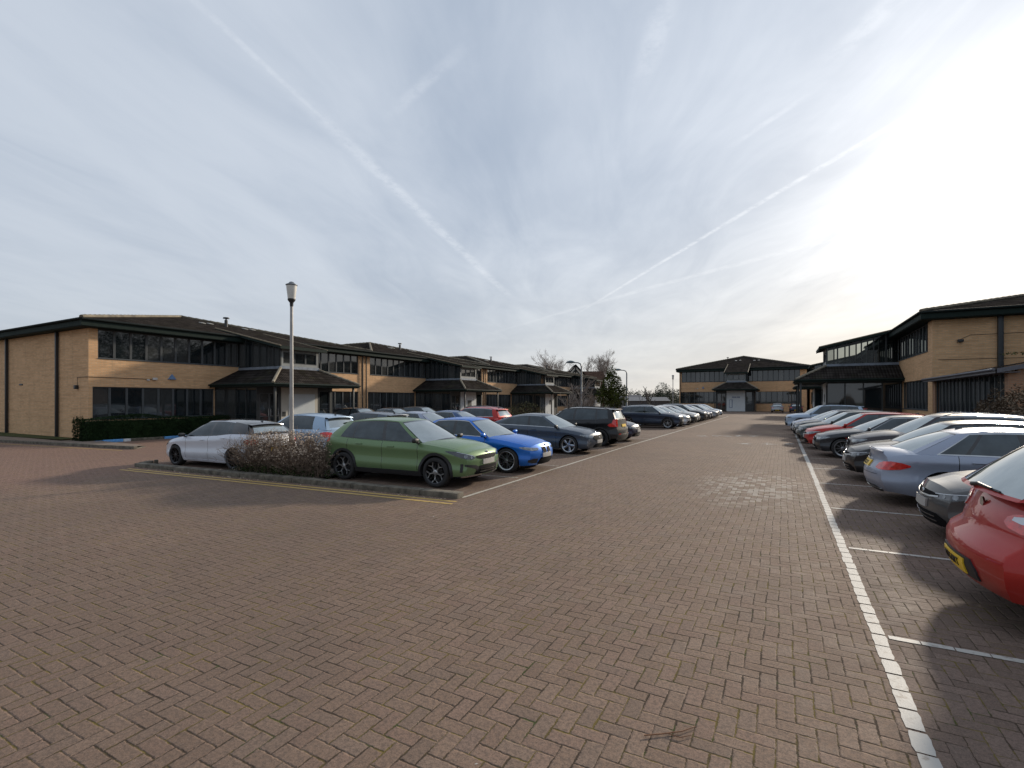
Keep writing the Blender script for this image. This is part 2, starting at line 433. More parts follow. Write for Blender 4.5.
def build_car(name, S, paintmat, roofmat=None, parent=None):
    S = {**BASE, **S}
    L, W, wr = S['L'], S['W'], S['wr']
    Ef, Er = L / 2 - S['bf'], -L / 2 + S['br']
    xf, xr = L / 2 - S['fo'], -L / 2 + S['ro']
    Ra = wr + .045
    hwf = W / 2 * .84
    root = parent
    def sh(x): return interp(S['sh'], x)
    def top(x): return interp(S['top'], x)
    PF = [(0, .895), (.10, .940), (.24, .985), (.34, 1.0), (.42, .996), (.50, .978), (.64, .973), (.76, .983), (.845, .992), (.88, .984), (.94, .962), (1, .930)]
    def pf(z, x): return interp(PF, (z - .15) / max(.2, sh(x) - .15))
    def hw(x):
        w = W / 2
        if x > 0:
            q = max(0, (x - (Ef - .75)) / .75); w *= 1 - .04 * (x / Ef) ** 4 - .13 * min(1.2, q) ** 2.4
        else:
            q = max(0, ((Er + .6) - x) / .6); w *= 1 - .04 * (x / Er) ** 4 - .10 * min(1.2, q) ** 2.4
        for xa in (xf, xr): w += .012 * math.exp(-((x - xa) / .38) ** 2)
        return w
    hwe = {1: hw(Ef), -1: hw(Er)}
    xaf, xar = xf + Ra + .01, xr - Ra - .01
    def deform(x, y, z):
        if x > xaf:
            r_ = (x - xaf) / (Ef - xaf)
            return Vector((x - r_ ** 1.5 * interp(S['noff'], z) + r_ ** 3 * S['bf'] * (1 - min(1, (y / hwe[1]) ** 2)), y, z))
        if x < xar:
            r_ = (xar - x) / (xar - Er)
            return Vector((x + r_ ** 1.5 * interp(S['roff'], z) - r_ ** 3 * S['br'] * (1 - min(1, (y / hwe[-1]) ** 2)), y, z))
        return Vector((x, y, z))
    def zb(x):
        s_ = S['sill'] + (.03 * sstep((x - xf) / (Ef - xf)) if x > xf else 0) + (.08 * sstep((xr - x) / (xr - Er)) if x < xr else 0)
        for xa in (xf, xr):
            d = abs(x - xa)
            if d <= Ra: s_ = max(s_, wr + math.sqrt(max(0, Ra * Ra - d * d)))
        return s_
    def side_pt(x, z, sg): return deform(x, sg * hw(x) * pf(z, x), z)
    def end_pt(y, z, e): return deform(Ef if e > 0 else Er, y, z)
    def corner_pt(q, z, sg, e):
        E_ = Ef if e > 0 else Er
        h = hw(E_) * pf(z, E_)
        if q >= 0: return end_pt(sg * (h - q), z, e)
        return side_pt(E_ + q * e, z, sg)
    # --- stations
    xs = set()
    x = Er
    while x < Ef: xs.add(round(x, 4)); x += .11
    for E_, e in ((Ef, -1), (Er, 1)):
        for d in (0, .015, .04, .07, .11, .16, .22, .30, .38): xs.add(round(E_ + e * d, 4))
    for xa in (xf, xr):
        for k in range(0, 19): xs.add(round(xa + Ra * math.cos(pi * k / 18), 4))
        xs.add(round(xa + Ra + .002, 4)); xs.add(round(xa - Ra - .002, 4))
    dr = S['doors']; seams = []
    for d in dr: xs.add(round(d - .006, 4)); xs.add(round(d + .006, 4)); seams.append((d - .0065, d + .0065))
    cow = S['cowl']; bhf = round(Ef - .09, 4); xs.add(round(cow, 4)); xs.add(bhf)
    xs = sorted(xs)
    # drop stations that crowd each other (keep the special ones)
    F = [0, .06, .14, .24, .32, .38, .46, .56, .66, .76, .83, .87, .91, .955, 1]
    YF = [1, .965, .90, .890, .80, .62, .42, .2, 0]
    nF = len(F)
    DZ = lambda yf: 1 - yf ** 3
    def ring(x):
        pts = []
        z0, z1 = zb(x), sh(x)
        for f in F:
            z = lerp(z0, z1, f); pts.append(deform(x, hw(x) * pf(z, x), z))
        for yf in YF[1:]:
            z = lerp(z1, max(top(x), z1), DZ(yf)); pts.append(deform(x, hw(x) * pf(z1, x) * yf, z))
        return pts
    rings = [ring(x) for x in xs]
    body, bon, doors, under = MB(), MB(), {}, MB()
    for k in range(len(xs) - 1):
        xm = (xs[k] + xs[k + 1]) / 2
        seam = any(a < xm < b for a, b in seams)
        for i in range(len(rings[0]) - 1):
            for sg in (1, -1):
                q = [rings[k][i], rings[k + 1][i], rings[k + 1][i + 1], rings[k][i + 1]]
                q = [Vector((p.x, p.y * sg, p.z)) for p in q]
                tgt, mi = body, 0
                if i < nF - 1 and i >= 1:
                    if seam: mi = 1
                    elif dr[0] < xm < dr[1]: tgt = doors.setdefault(('r', sg), MB())
                    elif dr[1] < xm < dr[2]: tgt = doors.setdefault(('f', sg), MB())
                if i >= nF - 1:
                    if cow < xm < bhf:
                        if i == nF + 1: mi = 1
                        elif i > nF + 1: tgt = bon
                    if bhf < xm and i > nF and False: mi = 1
                tgt.add(q, [(0, 1, 2, 3)], mi)
        for sg in (1, -1):
            pass
        a, b = rings[k][0], rings[k + 1][0]
        under.add([a, b, Vector((b.x, 0, b.z)), Vector((b.x, -b.y, b.z)), Vector((a.x, -a.y, a.z)), Vector((a.x, 0, a.z))], [(0, 1, 2, 5), (5, 2, 3, 4)])
    # --- end fascias
    for E_, e in ((Ef, 1), (Er, -1)):
        z0, z1 = zb(E_), sh(E_); yfull = YF + [-y for y in YF[-2::-1]]
        rows = []
        for f in F:
            row = []
            for yf in yfull:
                zt = lerp(z1, max(top(E_), z1), DZ(abs(yf))); z = lerp(z0, zt, f)
                h = hw(E_) * pf(lerp(z0, z1, f), E_)
                row.append(deform(E_, h * yf, z))
            rows.append(row)
        body.grid(rows)
    bo = body.build('body', [paintmat, GBK()], root, 38)
    bo_n = bon.build('bonnet', [paintmat], root, 38)
    under.build('underbody', [BLK()], root, 30)
    for (w_, sg), mb in doors.items():
        d = mb.build('door', [paintmat], root, 38)
        hx = S['handles'][0] if w_ == 'r' else S['handles'][1]
        h = MB()
        hz = sh(hx) - .10
        M_ = Matrix.Translation(side_pt(hx, hz, sg) + Vector((0, sg * .012, 0)))
        h.bevbox(-.09, .09, -.014, .014, -.014, .014, .012, 0, M_)
        h.build('door_handle', [paintmat if S.get('hpaint', 1) else BLK()], d, 60)
    # --- cabin
    K = S['side']; knots = K[0::2]; kinds = K[1::2]
    def by(x): return hw(x) * .932 * .945
    railf = lambda x: interp(S['rail'], x)
    xr0, xr1 = knots[0][1], knots[-1][1]
    def ry(x):
        t = (x - xr0) / (xr1 - xr0)
        return S['rw'] * (1 - .05 * (2 * t - 1) ** 4)
    def side_s(xb, xrr, v, sg):
        B = Vector((xb, by(xb), sh(xb) + .003)); T = Vector((xrr, ry(xrr), railf(xrr)))
        p = B.lerp(T, v); p.y += .035 * math.sin(pi * v) * (1 if v < .5 else 1) ; p.y *= sg
        return p
    V = [0, .06, .15, .3, .45, .6, .72, .82, .90, .955, 1]
    cab = MB(); 
    for sg in (1, -1):
        cols = []
        for a in range(len(kinds)):
            n_ = max(2, int(abs(knots[a + 1][0] - knots[a][0]) / .1))
            for j in range(n_): 
                t = j / n_; cols.append((lerp(knots[a][0], knots[a + 1][0], t), lerp(knots[a][1], knots[a + 1][1], t), a))
        cols.append((*knots[-1], None))
        wins = {}
        for c in range(len(cols) - 1):
            a = cols[c][2]
            for r_ in range(len(V) - 1):
                q = [side_s(cols[c][0], cols[c][1], V[r_], sg), side_s(cols[c + 1][0], cols[c + 1][1], V[r_], sg),
                     side_s(cols[c + 1][0], cols[c + 1][1], V[r_ + 1], sg), side_s(cols[c][0], cols[c][1], V[r_ + 1], sg)]
                kd = kinds[a]
                if kd in 'gbc' and r_ == 0: cab.add(q, [(0, 1, 2, 3)], 2 if S['trim'] == 'c' else 1)
                elif kd in 'gbc' and V[r_] >= .90 - 1e-6:
                    cab.add(q, [(0, 1, 2, 3)], (2 if S['trim'] == 'c' else 1) if V[r_] < .94 else 0)
                elif kd == 'g': wins.setdefault(a, MB()).add(q, [(0, 1, 2, 3)])
                elif kd == 'b': cab.add(q, [(0, 1, 2, 3)], 1)
                elif kd == 'c': cab.add(q, [(0, 1, 2, 3)], 2)
                else: cab.add(q, [(0, 1, 2, 3)], 3 if (roofmat and S.get('roofside')) else 0)
        for a, mb in wins.items(): mb.build('side_window', [GL()], root, 60)
    # roof
    nx, ny = 14, 12; rows = []
    for i in range(nx + 1):
        t = i / nx; x = lerp(xr0, xr1, t); row = []
        for j in range(ny + 1):
            s_ = 1 - 2 * j / ny; yy = s_ * ry(x)
            g = 1 - s_ * s_
            row.append(Vector((x + S['wst'] * g * t ** 3 - S['rst'] * g * (1 - t) ** 3, yy, railf(x) + S['crown'] * (1 - abs(s_) ** 2.3) * (1 - .35 * (2 * t - 1) ** 2))))
        rows.append(row)
    cab.grid(rows, 3 if roofmat else 0)
    roof_f, roof_r = rows[-1], rows[0]
    def screen(xb, bulge, edge, fwd, vlist, glass_rows, nm, mat):
        rows = []; nc = len(edge) - 1
        for v in vlist:
            row = []
            for j in range(nc + 1):
                s_ = 1 - 2 * j / nc; g = 1 - s_ * s_
                zc = sh(xb) + .003
                x0 = xb + fwd * bulge * g
                zt = max(zc, lerp(sh(x0), max(top(x0), sh(x0)), DZ(abs(s_)) ) + .004) if fwd > 0 or not S['hatch'] else zc + .01 * g
                B = Vector((x0, s_ * by(xb), lerp(zc, zt, g)))
                p = B.lerp(edge[j], v)
                n_ = Vector((fwd * .6, 0, .8)); p += n_ * (.022 * math.sin(pi * v) * g)
                row.append(p)
            rows.append(row)
        gl = MB()
        for i in range(len(vlist) - 1):
            for j in range(nc):
                q = [rows[i][j], rows[i][j + 1], rows[i + 1][j + 1], rows[i + 1][j]]
                if glass_rows[0] - 1e-6 <= vlist[i] < glass_rows[1] - 1e-6 and (fwd > 0 or S.get('wideglass') or 0 < j < nc - 1): gl.add(q, [(0, 1, 2, 3)])
                else: cab.add(q, [(0, 1, 2, 3)], 1 if (fwd > 0 or (vlist[i] >= glass_rows[1] - 1e-6)) else 3 if (roofmat and S.get('roofside')) else 0)
        return gl.build(nm, [mat], root, 60), rows
    screen(knots[-1][0], S['wsb'], roof_f, 1, [0, .05, .2, .4, .6, .8, .94, 1], (.05, .94), 'windscreen', GLW())
    rg = S['rg']
    rw_o, rrows = screen(knots[0][0], S['rsb'], roof_r, -1, [0, rg[0] * .5, rg[0], .35, .5, .65, .8, rg[1], 1], rg, 'rear_window', GLW())
    cab.build('roof', [paintmat, GBK(), CHR(), roofmat or paintmat], root, 38)
    if S['spoiler']:
        sp = MB(); e = roof_r; rows = []
        for dx, dz in ((.02, .008), (-.06, .006), (-.13, -.010), (-.135, -.026), (-.04, -.040)):
            rows.append([Vector((p.x + dx, p.y * (.98 if dx < -.1 else 1), p.z + dz)) for p in e])
        sp.grid(rows); sp.build('spoiler', [roofmat or paintmat], root, 50)
    if S['rails']:
        for sg in (1, -1):
            m_ = MB(); pts = []
            for i in range(9):
                x = lerp(xr0 + .12, xr1 - .15, i / 8); pts.append((x, sg * (ry(x) - .01), railf(x) + (.05 if 0 < i < 8 else .0)))
            m_.tube(pts, .013, 6); m_.build('roof_rail', [CHR() if S['rails'] == 'c' else BLK()], root, 60)
    # fin
    fb = MB(); x = xr0 + .16; z = railf(x) + S['crown'] * .8
    fb.add([(x + .09, 0, z), (x - .06, .018, z), (x - .06, -.018, z), (x - .055, 0, z + .055)], [(0, 1, 3), (0, 3, 2), (1, 2, 3), (0, 2, 1)])
    fb.build('aerial', [GBK()], root, 30)
    # --- surface pieces
    def decal(nm, fn, cols, mat, par=root, off=.006, M=3, step=.035, skirt=.012, smooth=45):
        cc = []
        for a, b in zip(cols[:-1], cols[1:]):
            n_ = max(1, int(abs(b[0] - a[0]) / step))
            for j in range(n_): t = j / n_; cc.append(tuple(lerp(a[k], b[k], t) for k in range(3)))
        cc.append(cols[-1])
        rows = []
        for a, lo, hi in cc:
            row = []
            for i in range(M + 1):
                z = lerp(lo, hi, i / M); p = fn(a, z); e_ = .004
                n_ = (fn(a + e_, z) - fn(a - e_, z)).cross(fn(a, z + e_) - fn(a, z - e_))
                if n_.length < 1e-9: n_ = Vector((1, 0, 0))
                n_.normalize()
                if n_.dot(Vector((p.x, p.y * 1.5, 0))) < 0: n_ = -n_
                row.append((p, n_))
            rows.append(row)
        mb = MB()
        top_ = [[p + n_ * off for p, n_ in r_] for r_ in rows]
        mb.grid(top_)
        b = [rows[0][i] for i in range(M + 1)] + [rows[k][M] for k in range(1, len(rows))] + [rows[-1][i] for i in range(M - 1, -1, -1)] + [rows[k][0] for k in range(len(rows) - 2, -1, -1)]
        mb.grid([[p + n_ * off for p, n_ in b], [p - n_ * skirt for p, n_ in b]])
        return mb.build(nm, [mat], par, smooth)
    for sg in (1, -1):
        h = decal('headlight', lambda q, z: corner_pt(q, z, sg, 1), S['hl'], HLD() if S['hlm'] == 'd' else HLM(), step=.03)
        c = S['hl']; m0 = c[-2]; mid = c[len(c) // 2]
        for cx_, rr in ((m0[0] - .02, .026), (mid[0], .03)):
            zc = interp([(a[0], (a[1] + a[2]) / 2) for a in c], cx_)
            hh = interp([(a[0], (a[2] - a[1]) / 2) for a in c], cx_) * .62
            decal('lamp_lens', lambda q, z: corner_pt(q, z, sg, 1), [(cx_ - rr, zc - hh * .4, zc + hh * .4), (cx_ - rr * .5, zc - hh, zc + hh), (cx_ + rr * .5, zc - hh, zc + hh), (cx_ + rr, zc - hh * .4, zc + hh * .4)], HLM(), par=h, off=.009, skirt=.002)
        decal('daytime_light', lambda q, z: corner_pt(q, z, sg, 1), [(a, hi - .012, hi - .004) for a, lo, hi in c[1:]], DRL(), par=h, off=.010, M=1, skirt=.002)
        t_ = decal('tail_light', lambda q, z: corner_pt(q, z, sg, -1), S['tl'], TLM(), step=.03, off=.010)
        if S.get('tlin'): decal('reverse_lamp', lambda q, z: corner_pt(q, z, sg, -1), S['tlin'], DRL(), par=t_, off=.014, skirt=.003)
        # mirrors
        mx = knots[-1][0] - .12; mb = MB()
        bz = sh(mx) + .075; yo = by(mx)
        rows = []
        for i in range(9):
            ph = pi * i / 8 ; row = []
            for j in range(12):
                a = 2 * pi * j / 12
                ex = lambda c_: (abs(c_) ** .7) * (1 if c_ >= 0 else -1)
                row.append(Vector((mx + .052 * ex(math.sin(ph)) * ex(math.cos(a)) , sg * (yo + .145 - .10 * ex(math.cos(ph))), bz + .056 * ex(math.sin(ph)) * ex(math.sin(a)) * (1 - .15 * math.cos(ph)))))
            rows.append(row)
        mb.grid(rows, 0, close=True)
        mb.bevbox(mx - .03, mx + .03, min(sg * (yo - .03), sg * (yo + .08)), max(sg * (yo - .03), sg * (yo + .08)), bz - .075, bz - .045, .008, 1)
        mb.build('wing_mirror', [BLK() if S.get('mirdark') and roofmat else (BLK() if S.get('mirdark') else paintmat), BLK()], root, 60)
        # cladding / arch lips
        for xa in (xf, xr):
            al = MB(); rows = []
            wd = .055 if S['clad'] else .012
            for k in range(0, 29):
                a = -.32 + (pi + .64) * k / 28
                r0_, r1_ = Ra - .004, Ra + wd
                p0 = (xa + r0_ * math.cos(a), wr + r0_ * math.sin(a)); p1 = (xa + r1_ * math.cos(a), wr + r1_ * math.sin(a))
                z0_, z1_ = max(p0[1], S['sill']), max(p1[1], S['sill'])
                A, B = side_pt(p0[0], z0_, sg), side_pt(p1[0], z1_, sg)
                o_ = Vector((0, sg * (.012 if S['clad'] else .004), 0))
                rows.append([A - Vector((0, sg * .05, 0)), A + o_, B + o_, B - o_ * .3])
            al.grid(rows); al.build('wheel_arch_trim', [BLK() if S['clad'] else paintmat], root, 50)
        a_, b_ = xr + Ra + .0, xf - Ra - .0
        decal('side_skirt', lambda x, z: side_pt(x, z, sg), [(a_ + .01, S['sill'] - .01, S['sill'] + (.10 if S['clad'] else .05)), (b_ - .01, S['sill'] - .01, S['sill'] + (.10 if S['clad'] else .05))], BLK() if S['clad'] or S.get('dskirt') else paintmat, off=.010, step=.1)
    mir = lambda cols: [(a, lo, hi) for a, lo, hi in cols] + [(-a, lo, hi) for a, lo, hi in cols[::-1] if a != 0] if cols[-1][0] == 0 else cols
    if S['grille']:
        if S.get('kidney'):
            for sg in (1, -1):
                k = [(sg * .04, .545, .655), (sg * .07, .525, .675), (sg * .17, .525, .675), (sg * .235, .56, .665)]
                decal('grille', lambda y, z: end_pt(y, z, 1), k, GRL(), off=.010)
                for lo_ in (0, 1):
                    decal('grille_surround', lambda y, z: end_pt(y, z, 1), [(a, (l if lo_ == 0 else h_) - .006, (l if lo_ == 0 else h_) + .006) for a, l, h_ in k], CHR(), off=.014, M=1, skirt=.004)
        else:
            decal('grille', lambda y, z: end_pt(y, z, 1), mir(S['grille']), GRL() if not S.get('glossg') else GBK(), off=.007)
            if S.get('gchrome'):
                decal('grille_bar', lambda y, z: end_pt(y, z, 1), [(a, l - .008, l + .012) for a, l, h_ in mir(S['grille'])], CHR(), off=.013, M=1, skirt=.004)
                if S['gchrome'] == 2:
                    decal('grille_bar', lambda y, z: end_pt(y, z, 1), [(a, h_ - .012, h_ + .004) for a, l, h_ in mir(S['grille'])], CHR(), off=.013, M=1, skirt=.004)
    ik = decal('lower_intake', lambda y, z: end_pt(y, z, 1), mir(S['intake']), GRL(), off=.008)
    for zz in S.get('slats', ()):
        wy = S['intake'][1][0] - .03
        decal('intake_bar', lambda y, z: end_pt(y, z, 1), [(wy, zz, zz + .012), (-wy, zz, zz + .012)], CHR() if S.get('slatc') else GBK(), par=ik, off=.016, M=1, skirt=.004)
    for c_ in S.get('extraf', ()):      # mirrored corner pieces on the front
        for sg in (1, -1): decal(c_[0], lambda q, z: corner_pt(q, z, sg, 1), c_[1], c_[2](), off=.008)
    for c_ in S.get('extrar', ()):
        for sg in (1, -1): decal(c_[0], lambda q, z: corner_pt(q, z, sg, -1), c_[1], c_[2](), off=.009)
    for c_ in S.get('rearc', ()):
        decal(c_[0], lambda y, z: end_pt(y, z, -1), mir(c_[1]), c_[2]() if callable(c_[2]) else paintmat, off=c_[3] if len(c_) > 3 else .008)
    # diffuser
    if not S.get('novalance'): decal('rear_valance', lambda y, z: end_pt(y, z, -1), [(.60, .24, .30), (.45, .235, .335), (-.45, .235, .335), (-.60, .24, .30)], BLK(), off=.008)
    # plates
    for e, m_, z in ((1, PLW(), S['pz']), (-1, PLY(), S['rpz'])):
        if S.get('noplate') == e: continue
        pl = decal('number_plate', lambda y, z_: end_pt(y, z_, e), [(.26, z - .056, z + .056), (-.26, z - .056, z + .056)], m_, off=.022, skirt=.004, step=.06)
        if e == -1 and S.get('reg'):
            p = end_pt(0, z, -1)
            t_ = text_obj('plate_lettering', S['reg'], .095, INK(), pl, (p.x - .026, 0, z), (R(90), 0, R(-90)), .001, .86)
            # bend the lettering with the plate
            for v in t_.data.vertices:
                yy = -v.co.x * .86; q = end_pt(yy, z + v.co.y, -1); v.co.z = -(q.x - p.x) + (.003 if v.co.z > 0 else -.002)
    # badges
    for e in (1, -1):
        bz = (S['grille'][-1][2] + .035 if S.get('badgehi') else (S['grille'][-1][1] + S['grille'][-1][2]) / 2) if e == 1 else S.get('badge_z', .80 if S['hatch'] else .86)
        if e == 1 and S.get('kidney'): bz = .715
        p = end_pt(0, min(bz, max(top(Ef), sh(Ef)) - .03) if e == 1 else bz, e)
        m_ = MB(); M_ = Matrix.Translation(p + Vector((e * .008, 0, 0))) @ Matrix.Rotation(pi / 2, 4, 'Y')
        m_.lathe([(0, .006), (.036, .006), (.042, .002), (.042, -.01), (0, -.01)], 20, M_)
        m_.build('badge', [CHR()], root, 60)
    # wipers on the windscreen
    # wheels ------------------------------------------------------------
    Rr = wr * .74
    ty = MB()
    tp = [(Rr - .012, .10), (Rr + .012, .108), (wr - .045, .112), (wr - .016, .104), (wr - .003, .078), (wr, .03), (wr, -.03), (wr - .003, -.078), (wr - .016, -.104), (wr - .05, -.112), (Rr - .02, -.10)]
    ty.lathe(tp, 36, axis='y')
    tyo = ty.build('wheel', [TYR()], root, 50)
    rm = MB()
    rm.lathe([(Rr - .018, .098), (Rr + .006, .112), (Rr + .012, .106), (Rr - .006, .10), (Rr - .012, .088), (Rr - .03, .02), (Rr - .04, -.09)], 36, axis='y', mi=2 if S['spokes'] == 'snow' else 0)
    rm.lathe([(0, .02), (.15, .02), (.155, -.01), (.155, -.02), (0, -.02)], 24, axis='y', mi=1)
    rm.lathe([(0, .098), (.028, .098), (.034, .090), (.06, .085), (.062, .05)], 20, axis='y')
    rm.lathe([(0, -.06), (Rr - .03, -.06)], 24, axis='y', mi=1)
    def spoke(a, w0, w1, da=0.0, r0=.045, r1=None, y0=.088, y1=.094, mi=0):
        r1 = r1 or Rr - .008
        c0 = Vector((math.cos(a), 0, math.sin(a))); t0 = Vector((-math.sin(a), 0, math.cos(a)))
        c1 = Vector((math.cos(a + da), 0, math.sin(a + da))); t1 = Vector((-math.sin(a + da), 0, math.cos(a + da)))
        A, B = c0 * r0, c1 * r1; Y = Vector((0, 1, 0)); mdl = (A + B) / 2
        vs = []
        for P_, t_, w, y in ((A, t0, w0, y0), (mdl, ((t0 + t1) / 2).normalized(), (w0 + w1) / 2, (y0 + y1) / 2 - .006), (B, t1, w1, y1)):
            vs += [P_ + t_ * w + Y * (y - .012), P_ + t_ * w * .6 + Y * y, P_ - t_ * w * .6 + Y * y, P_ - t_ * w + Y * (y - .012), P_ - t_ * w * .8 + Y * (y - .045), P_ + t_ * w * .8 + Y * (y - .045)]
        fs = []
        for k in (0, 1):
            for i in range(6): j = (i + 1) % 6; fs.append((k * 6 + i, k * 6 + j, (k + 1) * 6 + j, (k + 1) * 6 + i))
        rm.add(vs, fs, mi)
    st = S['spokes']
    if st == 'five':
        for k in range(5): spoke(2 * pi * k / 5 + .3, .030, .022)
    elif st == 'twin5':
        for k in range(5):
            a = 2 * pi * k / 5 + .3
            spoke(a - .10, .013, .011, -.08); spoke(a + .10, .013, .011, .08)
    elif st == 'multi':
        for k in range(10): spoke(2 * pi * k / 10, .012, .010, .10)
    elif st == 'aero':
        for k in range(5):
            a = 2 * pi * k / 5 + .3
            spoke(a, .034, .050, .16); spoke(a + .48, .02, .03, .12, r0=.09, mi=2)
    elif st == 'snow':
        for k in range(5):
            a = 2 * pi * k / 5 + .3
            spoke(a, .019, .015, 0, r1=Rr * .62); spoke(a, .017, .014, .34, r0=Rr * .60); spoke(a, .017, .014, -.34, r0=Rr * .60)
            spoke(a + .63, .010, .010, 0, r0=.08, r1=Rr * .8, mi=2)
    rmat = [ALD() if S['rim'] == 'dark' else ALY(), simple('brake_dark', (.05, .048, .046), .6, metal=.4), ALD()]
    rmo = rm.build('rim', rmat, tyo, 35)
    tyo['_w'] = 1; first = True
    for xa in (xf, xr):
        for sg in (1, -1):
            t_ = tyo if first else copy_tree(tyo, root)
            first = False
            t_.location = (xa, sg * (hw(xa) - .125), wr)
            t_.rotation_euler = (0, xa * 7.3 % 1, 0 if sg > 0 else pi)
    del tyo['_w']
    for c in kids(root):
        if '_w' in c: del c['_w']
    if S.get('rearwiper'):
        m_ = MB(); a, b = rrows[2][6], rrows[3][2]
        n_ = Vector((-.5, 0, .86)) * .018
        m_.tube([Vector(rrows[1][6]) + n_, Vector(rrows[2][7]) + n_ * 1.5, Vector(rrows[2][9]) + n_ * 1.2], [.020, .013, .008], 6)
        m_.tube([Vector(rrows[2][7]) + n_ * .7, Vector(rrows[2][10]) + n_ * .7], .009, 4)
        m_.build('rear_wiper', [BLK()], root, 40)
    return root

def recolour(root, old, new, rold=None, rnew=None):
    """swap the paint of a copied car without touching the shared meshes"""
    st = [root]
    while st:
        o = st.pop(); st += kids_fast(o)
        if o.type == 'MESH':
            for s_ in o.material_slots:
                cur = s_.material
                if cur == old: s_.link = 'OBJECT'; s_.material = new
                elif rold and cur == rold: s_.link = 'OBJECT'; s_.material = rnew
KMAP = {}
def kids_fast(o):
    return list(KMAP.get(o, ())) or kids(o)
# ------------------------------------------------------------------ the models of the cars in the photo
def shift(pts, dz=0, sx=1): return [(x * sx, z + dz) for x, z in pts]
SPECS = {}
SPECS['crossover'] = dict(L=4.36, W=1.82, wr=.335, fo=.87, ro=.83, sill=.24,
    sh=[(-2.18, .99), (-1.7, 1.035), (-1.0, 1.00), (0, .965), (.8, .95), (1.2, .92), (1.75, .83), (2.05, .745), (2.18, .70)],
    top=[(-2.18, 1.0), (-1.5, 1.05), (.9, 1.03), (1.3, .995), (1.75, .915), (2.0, .83), (2.18, .745)],
    noff=[(.15, .13), (.28, .04), (.42, 0), (.6, .0), (.70, .03), (.78, .09), (.86, .2)],
    roff=[(.2, .13), (.35, .03), (.5, 0), (.68, .01), (.80, .05), (1.02, .14)],
    side=[(-1.93, -1.55), 'p', (-1.52, -1.28), 'g', (-1.14, -1.08), 'b', (-1.10, -1.04), 'g', (-.22, -.30), 'b', (-.12, -.22), 'g', (.80, .06), 'p', (.95, .17)],
    rail=[(-1.55, 1.36), (-1.2, 1.415), (-.5, 1.455), (0, 1.435), (.17, 1.405)], rw=.585, crown=.05, rg=(.2, .9),
    doors=(-1.22, -.17, .84), cowl=1.0, clad=True, spokes='snow', rails=False, mirdark=1, wsb=.22,
    hl=[(-.46, .80, .815), (-.2, .705, .80), (0, .645, .755), (.16, .63, .715), (.24, .645, .69)],
    tl=[(-.22, .92, .99), (-.1, .89, 1.0), (.15, .90, .97), (.3, .91, .95)],
    grille=[(.46, .655, .69), (.30, .62, .705), (0, .61, .715)], badgehi=1,
    intake=[(.50, .30, .33), (.38, .29, .475), (0, .29, .475)], pz=.555,
    slats=(.34, .39), extraf=[('air_curtain', [(-.13, .36, .54), (-.07, .36, .54)], BLK), ('bumper_crease', [(-.04, .49, .53), (.24, .42, .50), (.34, .33, .46)], BLK), ('lower_lip', [(-.1, .245, .27), (.1, .25, .285), (.5, .26, .295)], CHR)], hlm='d', handles=(-.85, .10))
SPECS['saloon'] = dict(L=4.60, W=1.81, wr=.325, fo=.80, ro=1.0, sill=.18, bf=.16, br=.13, hatch=False, spoiler=False,
    sh=[(-2.3, .92), (-1.9, .955), (-.9, .95), (.7, .91), (1.2, .875), (1.8, .77), (2.15, .68), (2.3, .63)],
    top=[(-2.3, 1.03), (-2.0, 1.05), (-1.6, 1.03), (.8, .99), (1.2, .955), (1.8, .86), (2.1, .775), (2.3, .69)],
    roff=[(.2, .14), (.35, .03), (.5, 0), (.66, .01), (.85, .06), (1.05, .03)],
    side=[(-1.70, -1.05), 'p', (-1.40, -.86), 'c', (-1.37, -.84), 'g', (-1.02, -.74), 'b', (-.96, -.69), 'g', (-.26, -.30), 'b', (-.16, -.21), 'g', (.80, .10), 'c', (.83, .12), 'p', (.95, .21)],
    rail=[(-1.05, 1.325), (-.8, 1.365), (-.3, 1.39), (0, 1.375), (.21, 1.335)], rw=.56, crown=.045, rg=(.04, .95), rsb=.20, rst=.08,
    doors=(-1.10, -.21, .84), cowl=1.0, trim='c', spokes='twin5', rim='silver', handles=(-.85, .05), wsb=.25,
    hl=[(-.28, .675, .69), (-.14, .63, .695), (.05, .595, .675), (.20, .59, .665), (.32, .60, .655)], hlm='s',
    tl=[(-.34, .80, .83), (-.18, .735, .86), (0, .70, .87), (.15, .69, .86), (.30, .71, .80)],
    kidney=1, grille=[(.2, .54, .66), (0, .54, .66)], pz=.46, rpz=.70,
    intake=[(.42, .235, .28), (.34, .22, .40), (0, .22, .40)], extraf=[('fog_intake', [(-.04, .30, .36), (.12, .27, .39), (.28, .27, .38)], BLK)],
    rearc=[('boot_lip', [(.62, 1.0, 1.045), (0, 1.03, 1.075)], 0, .02), ('boot_seam', [(.66, .60, .606), (-.66, .60, .606)], BLK, .003)])
